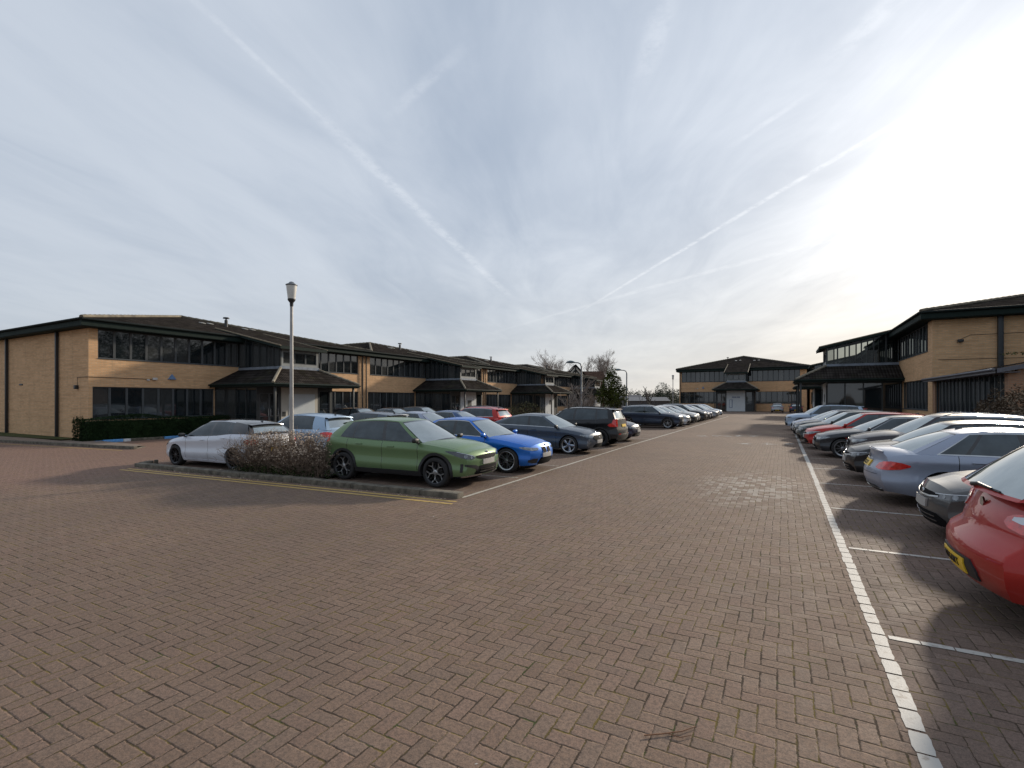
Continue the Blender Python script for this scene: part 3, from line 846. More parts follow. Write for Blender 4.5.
SPECS['exec_saloon'] = dict(SPECS['saloon'], kidney=0, rim='silver', spokes='multi', L=4.66, W=1.82,
    grille=[(.36, .52, .64), (.2, .50, .67), (0, .495, .68)], gchrome=2, slats=(.30,), slatc=1,
    top=[(-2.33, .985), (-2.1, 1.025), (-1.7, 1.04), (.8, .99), (1.2, .955), (1.8, .86), (2.1, .775), (2.33, .68)],
    sh=[(-2.33, .84), (-2.1, .90), (-1.7, .955), (-.9, .96), (.7, .91), (1.2, .875), (1.8, .77), (2.15, .68), (2.33, .62)],
    roff=[(.2, .16), (.35, .04), (.48, 0), (.62, .01), (.8, .10), (1.0, .12)],
    tl=[(-.40, .735, .76), (-.25, .68, .80), (-.06, .655, .815), (.10, .655, .80), (.22, .67, .76)], rpz=.72, reg='LX66 KFD', ro=1.05, br=.17,
    rearc=[('boot_lip', [(.60, .955, .985), (0, .975, 1.005)], 0, .022), ('plate_trim', [(.30, .785, .80), (-.30, .785, .80)], CHR, .02), ('boot_seam', [(.64, .555, .562), (-.64, .555, .562)], BLK, .003), ('chrome_valance', [(.66, .285, .30), (-.66, .285, .30)], CHR, .014)])
SPECS['liftback'] = dict(L=4.47, W=1.82, wr=.325, fo=.87, ro=.90, sill=.19, hatch=True, spoiler=True,
    sh=[(-2.23, .97), (-1.8, 1.0), (-1.0, .98), (.7, .92), (1.2, .88), (1.8, .77), (2.1, .67), (2.23, .62)],
    top=[(-2.23, 1.0), (-1.8, 1.02), (.8, .99), (1.2, .95), (1.8, .85), (2.05, .76), (2.23, .68)],
    side=[(-2.0, -1.45), 'p', (-1.55, -1.12), 'g', (-.30, -.34), 'b', (-.20, -.26), 'g', (.88, .12), 'p', (1.03, .24)],
    rail=[(-1.45, 1.22), (-1.0, 1.32), (-.4, 1.385), (0, 1.375), (.24, 1.33)], rw=.56, crown=.045, trim='c', rg=(.15, .95), rst=.04,
    doors=(-1.18, -.25, .88), cowl=1.05, spokes='aero', rim='silver', handles=(-.9, .0), mirdark=1,
    hl=[(-.30, .68, .70), (-.15, .64, .70), (.05, .60, .68), (.25, .60, .66)], hlm='s',
    grille=[(.48, .56, .62), (.36, .49, .66), (0, .47, .665)], pz=.45, intake=[(.45, .24, .28), (.35, .23, .36), (0, .23, .36)],
    extraf=[('air_curtain', [(-.05, .30, .52), (.03, .33, .56), (.10, .42, .55)], HLM)])
SPECS['boxy_suv'] = dict(L=4.42, W=1.86, wr=.355, fo=.86, ro=.82, sill=.27, clad=True, rails='b',
    sh=[(-2.2, 1.08), (-1.7, 1.14), (-1.2, 1.09), (0, 1.06), (.8, 1.04), (1.2, 1.02), (1.75, .96), (2.05, .88), (2.21, .82)],
    top=[(-2.2, 1.1), (-1.5, 1.16), (.9, 1.12), (1.3, 1.10), (1.8, 1.04), (2.05, .98), (2.21, .90)],
    noff=[(.15, .13), (.3, .03), (.45, 0), (.7, 0), (.85, .03), (.98, .10)],
    roff=[(.2, .12), (.38, .02), (.5, 0), (.66, .01), (.80, .05), (1.15, .12)],
    side=[(-2.0, -1.80), 'p', (-1.72, -1.62), 'g', (-1.22, -1.20), 'b', (-1.16, -1.14), 'g', (-.25, -.28), 'b', (-.15, -.20), 'g', (.78, .22), 'p', (.93, .34)],
    rail=[(-1.80, 1.52), (-1.2, 1.57), (-.4, 1.59), (.1, 1.565), (.34, 1.52)], rw=.60, crown=.05, rg=(.1, .85), trim='b', spokes='five', rim='dark',
    doors=(-1.20, -.20, .84), cowl=.99, handles=(-.88, .05), rpz=.86, wsb=.2,
    hl=[(-.22, .84, .86), (-.1, .80, .88), (.1, .77, .88), (.28, .78, .87)],
    tl=[(-.38, .87, .90), (-.32, .83, .95), (-.20, .82, .98), (-.14, .82, 1.12), (.08, .82, 1.14), (.14, .88, 1.12)],
    grille=[(.36, .62, .80), (.3, .58, .83), (0, .58, .83)], intake=[(.7, .33, .45), (.5, .33, .5), (0, .33, .48)], pz=.55,
    extrar=[('tail_light', [(-.04, 1.09, 1.10), (.01, 1.09, 1.13), (.06, 1.09, 1.13)], TLM), ('rear_reflector', [(.12, .50, .54), (.30, .50, .54)], TLM)],
    rearc=[('rear_cladding', [(.80, .30, .50), (0, .30, .50)], BLK, .012)])
SPECS['suv'] = dict(L=4.45, W=1.84, wr=.345, fo=.85, ro=.85, sill=.25, clad=True, rails='c', bf=.14,
    sh=[(-2.22, 1.02), (-1.7, 1.06), (0, 1.03), (.8, 1.0), (1.2, .97), (1.75, .89), (2.05, .81), (2.22, .76)],
    top=[(-2.2, 1.05), (-1.5, 1.1), (.9, 1.08), (1.3, 1.06), (1.8, .97), (2.05, .90), (2.22, .82)],
    noff=[(.15, .13), (.3, .03), (.45, 0), (.6, 0), (.75, .03), (.9, .12)],
    side=[(-2.0, -1.72), 'p', (-1.70, -1.52), 'g', (-1.20, -1.14), 'b', (-1.15, -1.09), 'g', (-.25, -.28), 'b', (-.15, -.20), 'g', (.80, .16), 'p', (.95, .28)],
    rail=[(-1.72, 1.43), (-1.2, 1.50), (-.4, 1.53), (.1, 1.51), (.28, 1.47)], rw=.585, crown=.05, rg=(.12, .88), trim='c', spokes='twin5',
    doors=(-1.18, -.20, .86), cowl=1.0, handles=(-.86, .05), kidney=0, hlm='s',
    hl=[(-.25, .82, .84), (-.12, .77, .83), (.08, .73, .81), (.28, .73, .80)],
    tl=[(-.3, .93, .97), (-.1, .88, 1.0), (.1, .86, 1.0), (.3, .89, .97)],
    grille=[(.30, .63, .76), (.25, .60, .80), (0, .60, .80)], gchrome=2, intake=[(.6, .30, .38), (.5, .3, .46), (0, .3, .46)], pz=.52)
SPECS['hatch'] = dict(hlm='s', slats=(.33,), gchrome=1)
SPECS['sport_hatch'] = dict(L=4.33, spokes='multi', rim='dark', roofblack=1, mirdark=1, dskirt=0,
    sh=[(-2.16, .96), (-1.85, 1.04), (-1.3, 1.035), (-.5, .965), (.7, .90), (1.1, .87), (1.7, .77), (2.0, .68), (2.16, .62)],
    side=[(-1.92, -1.58), 'p', (-1.22, -1.10), 'g', (-1.06, -.98), 'b', (-1.02, -.94), 'g', (-.30, -.33), 'b', (-.20, -.25), 'g', (.84, .06), 'p', (1.0, .18)],
    rail=[(-1.62, 1.29), (-1.2, 1.36), (-.5, 1.40), (0, 1.385), (.18, 1.355)], rg=(.1, .92), rsb=.05, roofside=1, reg='KY70 LFJ',
    rearc=[('tailgate_panel', [(.50, .52, .66), (0, .50, .68)], GBK, .010)], rpz=.57)
SPECS['small_hatch'] = dict(L=4.0, W=1.70, wr=.305, fo=.80, ro=.72, spokes='five', rearwiper=1, br=.12, bf=.13,
    sh=[(-2.01, .90), (-1.6, .955), (-.5, .93), (.7, .90), (1.0, .875), (1.6, .78), (1.88, .70), (2.01, .64)],
    top=[(-2.01, .92), (-1.5, .975), (0, .965), (.85, .975), (1.25, .93), (1.65, .85), (1.9, .77), (2.01, .70)],
    side=[(-1.84, -1.58), 'p', (-1.30, -1.18), 'g', (-.30, -.33), 'b', (-.20, -.25), 'g', (.70, .04), 'p', (.85, .16)],
    rail=[(-1.58, 1.33), (-1.2, 1.385), (-.5, 1.41), (0, 1.39), (.16, 1.36)], rw=.545, doors=(-1.15, -.25, .74), cowl=.90, handles=(-.9, .0),
    roff=[(.2, .13), (.32, .04), (.44, .0), (.52, .0), (.575, .035), (.62, .085), (.80, .11), (.95, .17)],
    tl=[(-.20, .735, .78), (-.08, .69, .81), (.05, .68, .81), (.20, .70, .79), (.25, .73, .77)],
    tlin=[(-.04, .74, .785), (.08, .735, .785), (.16, .745, .775)],
    rpz=.40, reg='KT16 UYT', rg=(.12, .90),
    rearc=[('plate_recess', [(.42, .33, .40), (.34, .325, .475), (0, .325, .475)], BLK, .012), ('tailgate_seam', [(.54, .625, .631), (-.54, .625, .631)], BLK, .004)])
SPECS['wedge_hatch'] = dict(SPECS['small_hatch'], L=4.02, spoiler=False,
    sh=[(-2.01, .97), (-1.6, 1.02), (-.5, .97), (.7, .92), (1.0, .885), (1.6, .78), (1.88, .70), (2.01, .64)],
    top=[(-2.01, .99), (-1.5, 1.04), (0, 1.0), (.85, .99), (1.25, .93), (1.65, .85), (1.9, .77), (2.01, .70)],
    side=[(-1.80, -1.34), 'p', (-1.30, -1.04), 'g', (-.30, -.33), 'b', (-.20, -.25), 'g', (.70, .04), 'p', (.85, .16)],
    rail=[(-1.34, 1.385), (-1.0, 1.42), (-.5, 1.435), (0, 1.41), (.16, 1.38)], rg=(.06, .94), rst=.10, rsb=.09, novalance=1,
    roff=[(.2, .13), (.32, .04), (.44, .0), (.54, .0), (.60, .02), (.64, .10), (.80, .15), (1.0, .26)], wideglass=1,
    tl=[(-.22, .83, .87), (-.08, .78, .91), (.05, .77, .91), (.20, .79, .89), (.27, .82, .86)],
    tlin=[(-.02, .84, .885), (.10, .835, .885), (.20, .845, .87)], badge_z=.90)
SPECS['golf'] = dict(hlm='d', slats=(.29, .35), slatc=1, gchrome=1, L=4.25, W=1.79,
    grille=[(.50, .625, .65), (.30, .60, .665), (0, .595, .67)], hl=[(-.38, .71, .725), (-.22, .66, .72), (-.03, .615, .70), (.15, .60, .68), (.32, .605, .665)],
    intake=[(.66, .26, .34), (.5, .235, .40), (0, .23, .40)], spokes='twin5')
PAINT = dict(crossover=(.10, .19, .065), saloon=(.008, .075, .42), exec_saloon=(.27, .30, .40), liftback=(.065, .085, .115), boxy_suv=(.012, .013, .016),
    suv=(.025, .04, .075), hatch=(.4, .02, .012), sport_hatch=(.55, .58, .68), small_hatch=(.42, .018, .012), golf=(.075, .075, .078))
# ------------------------------------------------------------------ buildings
BW = 16.9
def uv_slope(co, n):
    if abs(n.z) > .995 or abs(n.z) < .02: return (co.x, co.y + co.z)
    h = Vector((n.x, n.y)).normalized(); e = Vector((-h.y, h.x))
    return (co.x * e.x + co.y * e.y, -(co.x * h.x + co.y * h.y) / abs(n.z))
FRM = lambda: simple('dark_frame', (.030, .034, .034), .45, var=.2)
FRG = lambda: simple('grey_frame', (.085, .09, .092), .7, var=.15, spec=.2)
FAS = lambda: simple('fascia_board', (.016, .026, .022), .75, var=.2, spec=.15)
LEAD = lambda: simple('lead_flashing', (.21, .24, .28), .7, metal=.1, var=.3, scale=3)
CREAM = lambda: simple('cream_panel', (.50, .47, .40), .55, var=.08, scale=2)
WHT = lambda: simple('white_panel', (.62, .66, .67), .35, var=.05, scale=2)
CLAD = lambda: simple('grey_cladding', (.22, .23, .22), .6, var=.15, scale=2)

_WIN = {}
def window(parent, p, w, h, nrm='x', mat=None, transom=None):
    """frame with one pane; p = lower corner, runs along +y (nrm x) or +x (nrm y)"""
    key = (round(w, 3), round(h, 3), transom)
    if key not in _WIN:
        f = MB(); t = .045; d = .05
        f.box(-d, 0, 0, w, 0, t); f.box(-d, 0, 0, w, h - t, h); f.box(-d, 0, 0, t, t, h - t); f.box(-d, 0, w - t, w, t, h - t)
        if transom: f.box(-d + .003, -.003, t, w - t, transom, transom + .05)
        g = MB(); g.add([(-d * .7, t, t), (-d * .7, w - t, t), (-d * .7, w - t, h - t), (-d * .7, t, h - t)], [(0, 1, 2, 3)])
        fo = f.build('window', [FRG() if mat is None else mat], None, recalc=False)
        go = g.build('window_pane', [rib_glass()], fo, recalc=False)
        _WIN[key] = fo; o = fo
        o.parent = parent
    else:
        o = copy_tree(_WIN[key], parent)
    o.location = p
    o.rotation_euler = (0, 0, {'x': 0, '-x': pi, 'y': pi / 2, '-y': -pi / 2}[nrm])
    return o

def ribbon(parent, y0, y1, z0, z1, n, x=-.06):
    w = (y1 - y0) / n
    for i in range(n): window(parent, (x, y0 + i * w, z0), w - .004, z1 - z0)

def office(name, loc, rz, scale, ov0=0.0, ov1=0.0, D=19.0, bay=None, seed=0, sign='plain', label='', pipes0=True):
    root = empty(name, loc, rz, label, 'office building', 'two storey brick office buildings round the car park'); root.scale = scale
    BR = brick_mat(); W_ = BW; zt = 5.04
    b = MB(); T = .28
    b.box(-T, 0, 0, W_, -.15, .95)
    b.box(-T, 0, 0, .15, .95, 2.43); b.box(-T, 0, 0, .35, 3.70, zt)
    b.box(-T, 0, 16.1, W_, .95, 2.43); b.box(-T, 0, 16.1, W_, 3.70, zt)
    b.box(-T, 0, 0, W_, 2.43, 3.70)
    b.box(-T, 0, 5.6, 5.8, .95, 2.43); b.box(-T, 0, 10.3, 10.5, .95, 2.43)
    b.box(-D, -T, 0, T, -.15, zt); b.box(-D, -T, W_ - T, W_, -.15, zt); b.box(-D, -D + T, T, W_ - T, -.15, zt)
    b.build('wall', [BR], root, recalc=False)
    # inner floor and dark core so nothing shines through
    c = MB(); c.box(-D + T, -T - .9, T, W_ - T, 2.5, 2.6); c.box(-D + T + .1, -T - 2.5, T + .1, W_ - T - .1, 0, 2.5); c.build('interior', [simple('dark_interior', (.03, .03, .03), .9)], root, recalc=False)
    ribbon(root, .35, 7.0, 3.715, zt, 10); ribbon(root, 9.5, 16.1, 3.715, zt, 10)
    ribbon(root, .15, 5.6, .965, 2.43, 8); ribbon(root, 10.5, 16.1, .965, 2.43, 8)
    for (y0, y1, z) in ((.35, 7.0, 3.70), (9.5, 16.1, 3.70), (.15, 5.6, .95), (10.5, 16.1, .95)):
        s_ = MB(); s_.box(-.05, .03, y0, y1, z - .012, z + .022); s_.build('window_sill', [FRG()], root, recalc=False)
    # main roof
    pit = .225; e = .5; ze = 5.42
    y0, y1 = -ov0, W_ + ov1; xf_, xb_ = e, -D - e
    hy0, hy1 = y0, y1; cy = (y0 + y1) / 2; half = (y1 - y0) / 2
    zr = ze + pit * (half + 0.0); xr1 = xf_ - half; xr2 = xb_ + half
    r = MB()
    A, B, C_, D_ = (xf_, y0, ze), (xf_, y1, ze), (xb_, y1, ze), (xb_, y0, ze); P, Q = (xr1, cy, zr), (xr2, cy, zr)
    if xr2 > xr1: P = Q = ((xf_ + xb_) / 2, cy, zr)
    r.add([A, B, C_, D_, P, Q], [(0, 1, 4), (1, 2, 5, 4), (2, 3, 5), (3, 0, 4, 5)])
    r.build('roof', [tile_mat()], root, recalc=True, uvf=uv_slope)
    k = MB()
    def roll(a, b_, rad=.085, step=.42):
        a, b_ = Vector(a), Vector(b_); L = (b_ - a).length; n = int(L / step)
        for i in range(n):
            p, q = a.lerp(b_, i / n), a.lerp(b_, (i + .96) / n)
            k.tube([p + Vector((0, 0, .015)), q + Vector((0, 0, .03))], [rad, rad * 1.12], 7)
    for a, b_ in ((A, P), (B, P), (P, Q), (C_, Q), (D_, Q)): roll(a, b_)
    k.build('ridge_tiles', [simple('ridge_tile', (.15, .125, .085), .8, var=.5, scale=1.5)], root, 50)
    f = MB()
    f.box(xf_ - .03, xf_, y0, y1, 5.08, ze - .012); f.box(xb_, xb_ + .03, y0, y1, 5.08, ze - .012)
    f.box(xb_ + .03, xf_ - .03, y0, y0 + .03, 5.08, ze - .012); f.box(xb_ + .03, xf_ - .03, y1 - .03, y1, 5.08, ze - .012)
    f.box(xb_ + .03, xf_ - .03, y0 + .03, y1 - .03, zt + .01, 5.075)
    f.build('fascia', [FAS()], root, recalc=False)
    g = MB()
    for s_ in ((y0, 6.7), (9.8, y1)): g.tube([(xf_ + .05, s_[0], ze - .06), (xf_ + .05, s_[1], ze - .06)], .055, 8)
    if ov0: g.tube([(xf_, y0 - .05, ze - .06), (xb_, y0 - .05, ze - .06)], .055, 8)
    if ov1: g.tube([(xf_, y1 + .05, ze - .06), (xb_, y1 + .05, ze - .06)], .055, 8)
    g.build('gutter', [simple('black_gutter', (.015, .02, .019), .8, spec=.12)], root, 50)
    # tower -------------------------------------------------------------
    TX = 3.6; ty0, ty1 = 7.0, 9.5
    zs = lambda x: ze + .07 - pit * (x - e)
    rt = MB(); xa, xe = -1.8, TX + .38; ya, yb = ty0 - .28, ty1 + .28; th = .10
    rt.add([(xa, ya, zs(xa)), (xe, ya, zs(xe)), (xe, yb, zs(xe)), (xa, yb, zs(xa))], [(0, 1, 2, 3)])
    rt.build('tower_roof', [tile_mat()], root, recalc=False, uvf=uv_slope)
    f = MB()
    for ys in ((ya, ya + .04), (yb - .04, yb)):
        vs = [(x, y, zs(x) - dz) for x in (xa, xe) for y in ys for dz in (.004, .16)]
        f.add(vs, [(0, 1, 3, 2), (4, 6, 7, 5), (0, 4, 5, 1), (2, 3, 7, 6), (1, 5, 7, 3), (0, 2, 6, 4)])
    f.box(xe - .04, xe, ya + .04, yb - .04, zs(xe) - .17, zs(xe) - .004)
    vs = [(x, y, zs(x) - .13) for x in (xa, xe - .04) for y in (ya + .04, yb - .04)]
    f.add(vs, [(0, 1, 3, 2)])
    f.build('tower_fascia', [FAS()], root, recalc=False)
    for yv in (ya - .02, yb - .04):
        v = MB()
        vs = [(x, y, zs(x) + dz) for x in (xa, xe + .01) for y in (yv, yv + .06) for dz in (-.03, .025)]
        v.add(vs, [(0, 1, 3, 2), (4, 6, 7, 5), (0, 4, 5, 1), (2, 3, 7, 6), (1, 5, 7, 3), (0, 2, 6, 4)])
        v.build('verge_tiles', [simple('verge', (.22, .18, .12), .8, var=.3)], root, recalc=False)
    # tower sides: mullions and panes
    for yy, s_ in ((ty0, -1), (ty1, 1)):
        m_ = MB(); n = 6; zb_ = 3.66
        m_.box(.0, TX, min(yy, yy - s_ * .06), max(yy, yy - s_ * .06), 3.50, zb_)
        for i in range(n + 1):
            x = TX * i / n
            m_.box(x - .035 if i else x, x + .035 if i < n else x, min(yy, yy - s_ * .06), max(yy, yy - s_ * .06), zb_, zs(x) - .14)
        mo = m_.build('tower_side', [FRM()], root, recalc=False)
        for i in range(n):
            x0_, x1_ = TX * i / n + .035, TX * (i + 1) / n - .035; yp = yy - s_ * .035
            p_ = MB(); p_.add([(x0_, yp, zb_), (x1_, yp, zb_), (x1_, yp, zs(x1_) - .14), (x0_, yp, zs(x0_) - .14)], [(0, 1, 2, 3) if s_ < 0 else (3, 2, 1, 0)])
            p_.build('window_pane', [bay or rib_glass()], mo, recalc=False)
    tf = MB()
    tf.box(TX - .1, TX - .005, ty0 + .061, ty1 - .061, 3.50, 3.80); tf.box(TX - .1, TX - .005, ty0 + .061, ty1 - .061, 4.42, zs(TX) - .14)
    tf.box(TX - .1, TX - .005, ty0 + .061, ty0 + .16, 3.80, 4.42); tf.box(TX - .1, TX - .005, ty1 - .16, ty1 - .061, 3.80, 4.42)
    tf.build('tower_front', [CLAD()], root, recalc=False)
    for i in range(3): window(root, (TX - .02, ty0 + .16 + i * .727, 3.80), .724, .62)
    fl = MB()
    fl.box(0, TX + .02, ty0 - .03, ty0, 3.45, 3.64); fl.box(0, TX + .02, ty1, ty1 + .03, 3.45, 3.64); fl.box(TX + .0, TX + .02, ty0, ty1, 3.45, 3.66)
    fl.build('flashing', [LEAD()], root, recalc=False)
    # canopy -------------------------------------------------------------
    cx, c0, c1, zc, ztop = 5.25, 5.35, 11.05, 2.68, 3.52
    cr = MB()
    cr.add([(TX, ty0, ztop), (TX, ty1, ztop), (cx, c1, zc), (cx, c0, zc), (0, ty0, ztop), (0, c0, zc), (0, ty1, ztop), (0, c1, zc)], [(0, 3, 2, 1), (4, 5, 3, 0), (1, 2, 7, 6)])
    cr.build('canopy_roof', [tile_mat()], root, recalc=False, uvf=uv_slope)
    for cy_, ty_ in ((c0, ty0), (c1, ty1)):
        k = MB(); roll((cx, cy_, zc), (TX, ty_, ztop), .07, .35)
        k.build('hip_tiles', [simple('hip_tile', (.22, .19, .14), .8, var=.4)], root, 50)
    cf = MB(); q = .035
    cf.box(cx - q, cx, c0, c1, zc - .17, zc - .012); cf.box(0, cx - q, c0, c0 + q, zc - .17, zc - .012); cf.box(0, cx - q, c1 - q, c1, zc - .17, zc - .012)
    cf.box(0, cx - q, c0 + q, c1 - q, zc - .15, zc - .12)
    cf.tube([(cx + .045, c0, zc - .05), (cx + .045, c1, zc - .05)], .045, 8); cf.tube([(0, c0 - .045, zc - .05), (cx, c0 - .045, zc - .05)], .045, 8)
    cf.tube([(0, c1 + .045, zc - .05), (cx, c1 + .045, zc - .05)], .045, 8)
    cf.build('canopy_fascia', [FAS()], root, 40, recalc=False)
    for y in (c0 + .3, c1 - .25):
        pm = MB(); pm.bevbox(cx - .32, cx - .22, y - .05, y + .05, 0, zc - .152, .008); pm.box(cx - .36, cx - .18, y - .09, y + .09, 0, .02)
        pm.build('canopy_post', [FRM()], root, 30)
    # porch ------------------------------------------------------------
    z1 = zc - .16
    for yy, s_ in ((5.62, -1), (10.48, 1)):
        m_ = MB(); n = 4
        m_.box(.03, TX, min(yy, yy - s_ * .07), max(yy, yy - s_ * .07), 0, .12); m_.box(.03, TX, min(yy, yy - s_ * .07), max(yy, yy - s_ * .07), z1 - .1, z1)
        for i in range(n + 1):
            x = .03 + (TX - .03) * i / n
            m_.box(x - .035 if i else x, x + .035 if i < n else x, min(yy, yy - s_ * .07), max(yy, yy - s_ * .07), .12, z1 - .1)
        mo = m_.build('porch_screen', [FRM()], root, recalc=False)
        for i in range(n):
            a_ = .03 + (TX - .03) * i / n + .035; b2 = .03 + (TX - .03) * (i + 1) / n - .035; yp = yy - s_ * .035
            p_ = MB(); p_.add([(a_, yp, .12), (b2, yp, .12), (b2, yp, z1 - .1), (a_, yp, z1 - .1)], [(0, 1, 2, 3) if s_ < 0 else (3, 2, 1, 0)]); p_.build('window_pane', [rib_glass()], mo, recalc=False)
    m_ = MB()
    m_.box(TX - .078, TX - .005, 5.69, 10.41, z1 + .001, z1 + .009)
    m_.box(TX - .08, TX - .003, 5.69, 5.78, 0, z1); m_.box(TX - .08, TX - .003, 6.92, 7.02, 0, z1); m_.box(TX - .08, TX - .003, 5.78, 6.92, 2.2, z1)
    m_.box(TX - .08, TX - .003, 9.42, 9.52, 0, z1); m_.box(TX - .08, TX - .003, 10.3, 10.41, 0, z1); m_.box(TX - .08, TX - .003, 9.52, 10.3, 2.35, z1); m_.box(TX - .08, TX - .003, 9.52, 10.3, .75, .85)
    m_.build('porch_frame', [FRM()], root, recalc=False)
    for i in (0, 1):
        y = 5.79 + i * .565
        d = window(root, (TX - .02, y, .01), .56, 2.18, transom=.95); d.name = 'door'
        h = MB(); h.tube([(.03, .5 if i == 0 else .06, .95), (.03, .5 if i == 0 else .06, 1.35)], .014, 6); h.build('door_handle', [CHR()], d, 50)
    window(root, (TX - .02, 9.53, .86), .765, 1.48); 
    lp = MB(); lp.box(TX - .06, TX - .03, 9.53, 10.29, .0, .745); lp.build('dado_panel', [FRM()], root, recalc=False)
    wp = MB(); wp.box(TX - .08, TX + .01, 7.03, 9.41, .02, z1 - .02)
    wo = wp.build('white_panel', [CREAM() if sign == 'cream' else WHT()], root, recalc=False)
    ink = simple('sign_blue', (.05, .09, .22), .5)
    s_ = MB()
    if sign == 'cream':
        s_.box(TX + .01, TX + .03, 7.5, 9.2, .75, 2.15); s_.build('sign_board', [WHT()], wo, recalc=False)
        s2 = MB(); s2.box(TX + .011, TX + .03, 7.1, 7.3, .95, 1.2); s2.build('letter_box', [FRM()], wo, recalc=False)
    elif sign == 'list':
        rr = random.Random(4)
        y = 7.75
        while y < 8.75:
            w_ = rr.uniform(.05, .085); s_.box(TX + .012, TX + .02, y, y + w_, 1.66, 1.78); y += w_ + .022 + (.07 if abs(y - 8.2) < .05 else 0)
        s_.box(TX + .012, TX + .02, 7.40, 7.80, 1.40, 1.43); s_.box(TX + .012, TX + .02, 7.40, 7.80, .45, .50)
        s_.box(TX + .012, TX + .02, 7.38, 7.42, .50, 1.40); s_.box(TX + .012, TX + .02, 7.72, 7.80, .50, 1.40)
        s_.build('sign_lettering', [ink], wo, recalc=False)
    else:
        s_.box(TX + .012, TX + .02, 8.1, 8.7, 1.3, 1.8); s_.build('logo_panel', [FRM()], wo, recalc=False)
    # pipes, flues, rooflights
    dp = simple('downpipe_black', (.018, .02, .022), .45)
    for y in ((16.42, 16.78) if not ov1 else (.2,)):
        p_ = MB(); p_.tube([(xf_ - .02, y, 5.3), (.10, y, 5.02), (.10, y, .1)], .042, 8); p_.build('downpipe', [dp], root, 50)
    if ov0:
        for x in (-2.95, -8.9):
            p_ = MB(); p_.bevbox(x - .055, x + .055, -.14, -.03, 0, 5.08, .01); p_.build('downpipe', [dp], root, 40)
        p_ = MB(); p_.tube([(-1.0, -.02, 2.45), (-1.0, -.02, 2.86), (-.01, -.02, 2.86), (.02, .02, 2.86), (.02, 2.6, 2.84)], .011, 5); p_.build('conduit', [dp], root, 40)
        p_ = MB(); p_.bevbox(-1.08, -.92, -.14, 0, 2.32, 2.5, .02); p_.build('wall_lamp', [dp], root, 40)
        p_ = MB(); p_.bevbox(-7.5, -7.05, -.02, .01, 2.58, 2.66, .004); p_.build('vent', [dp], root, 40)
        p_ = MB(); p_.add([(.0, 3.25, 2.86), (.0, 3.65, 2.86), (.0, 3.45, 3.14), (.08, 3.27, 2.87), (.08, 3.63, 2.87), (.08, 3.45, 3.11)], [(3, 4, 5), (0, 3, 5, 2), (1, 2, 5, 4), (0, 1, 4, 3)]); p_.build('alarm_box', [simple('alarm_blue', (.13, .22, .38), .4)], root, 20)
        p_ = MB(); p_.bevbox(.0, .12, 2.55, 2.75, 2.80, 2.92, .02); p_.bevbox(.02, .09, 2.3, 2.42, 2.76, 2.84, .015); p_.build('security_light', [simple('lamp_white', (.55, .52, .48), .5)], root, 40)
    if ov1:
        for x in (-2.25, -7.6):
            p_ = MB(); p_.bevbox(x - .09, x + .09, W_ + .03, W_ + .18, 0, 5.08, .01); p_.build('downpipe', [dp], root, 40)
        p_ = MB(); p_.bevbox(-1.05, -.85, W_, W_ + .15, 4.0, 4.12, .02); p_.build('wall_lamp', [dp], root, 40)
        p_ = MB(); p_.tube([(-.9, W_ + .02, 4.1), (-1.3, W_ + .02, 4.3), (-9, W_ + .02, 4.32)], .008, 4); p_.tube([(-.2, W_ + .02, 3.25), (-9, W_ + .02, 3.22)], .008, 4); p_.build('cable', [dp], root, 40)
    zroof = lambda x, y: min(ze + pit * (e - x), ze + pit * (y - y0), ze + pit * (y1 - y))
    p_ = MB(); fx, fy = (-4.9, 9.3) if not ov1 else (-9.5, 6.0); z = zroof(fx, fy)
    p_.tube([(fx, fy, z - .1), (fx, fy, z + .42)], .10, 10); p_.lathe([(.0, z + .62), (.17, z + .6), (.2, z + .52), (.0, z + .50)], 12, Matrix.Translation((fx, fy, 0))); p_.tube([(fx, fy, z + .4), (fx, fy, z + .52)], .05, 8)
    p_.build('flue', [simple('flue_dark', (.05, .05, .05), .5)], root, 40)
    rr = random.Random(seed)
    for (x, y) in ((-4.6, 7.6), (-4.8, 8.2), (-4.3, 10.2), (-4.4, 10.8)):
        z = zroof(x, y) + .03; p_ = MB(); M_ = Matrix.Translation((x, y, z)) @ Matrix.Rotation(math.atan(pit), 4, 'Y')
        p_.bevbox(-.16, .16, -.14, .14, 0, .05, .01, 0, M_); p_.build('roof_vent_tile', [simple('vent_tile', (.34, .33, .30), .6, var=.3)], root, 40)
    return root
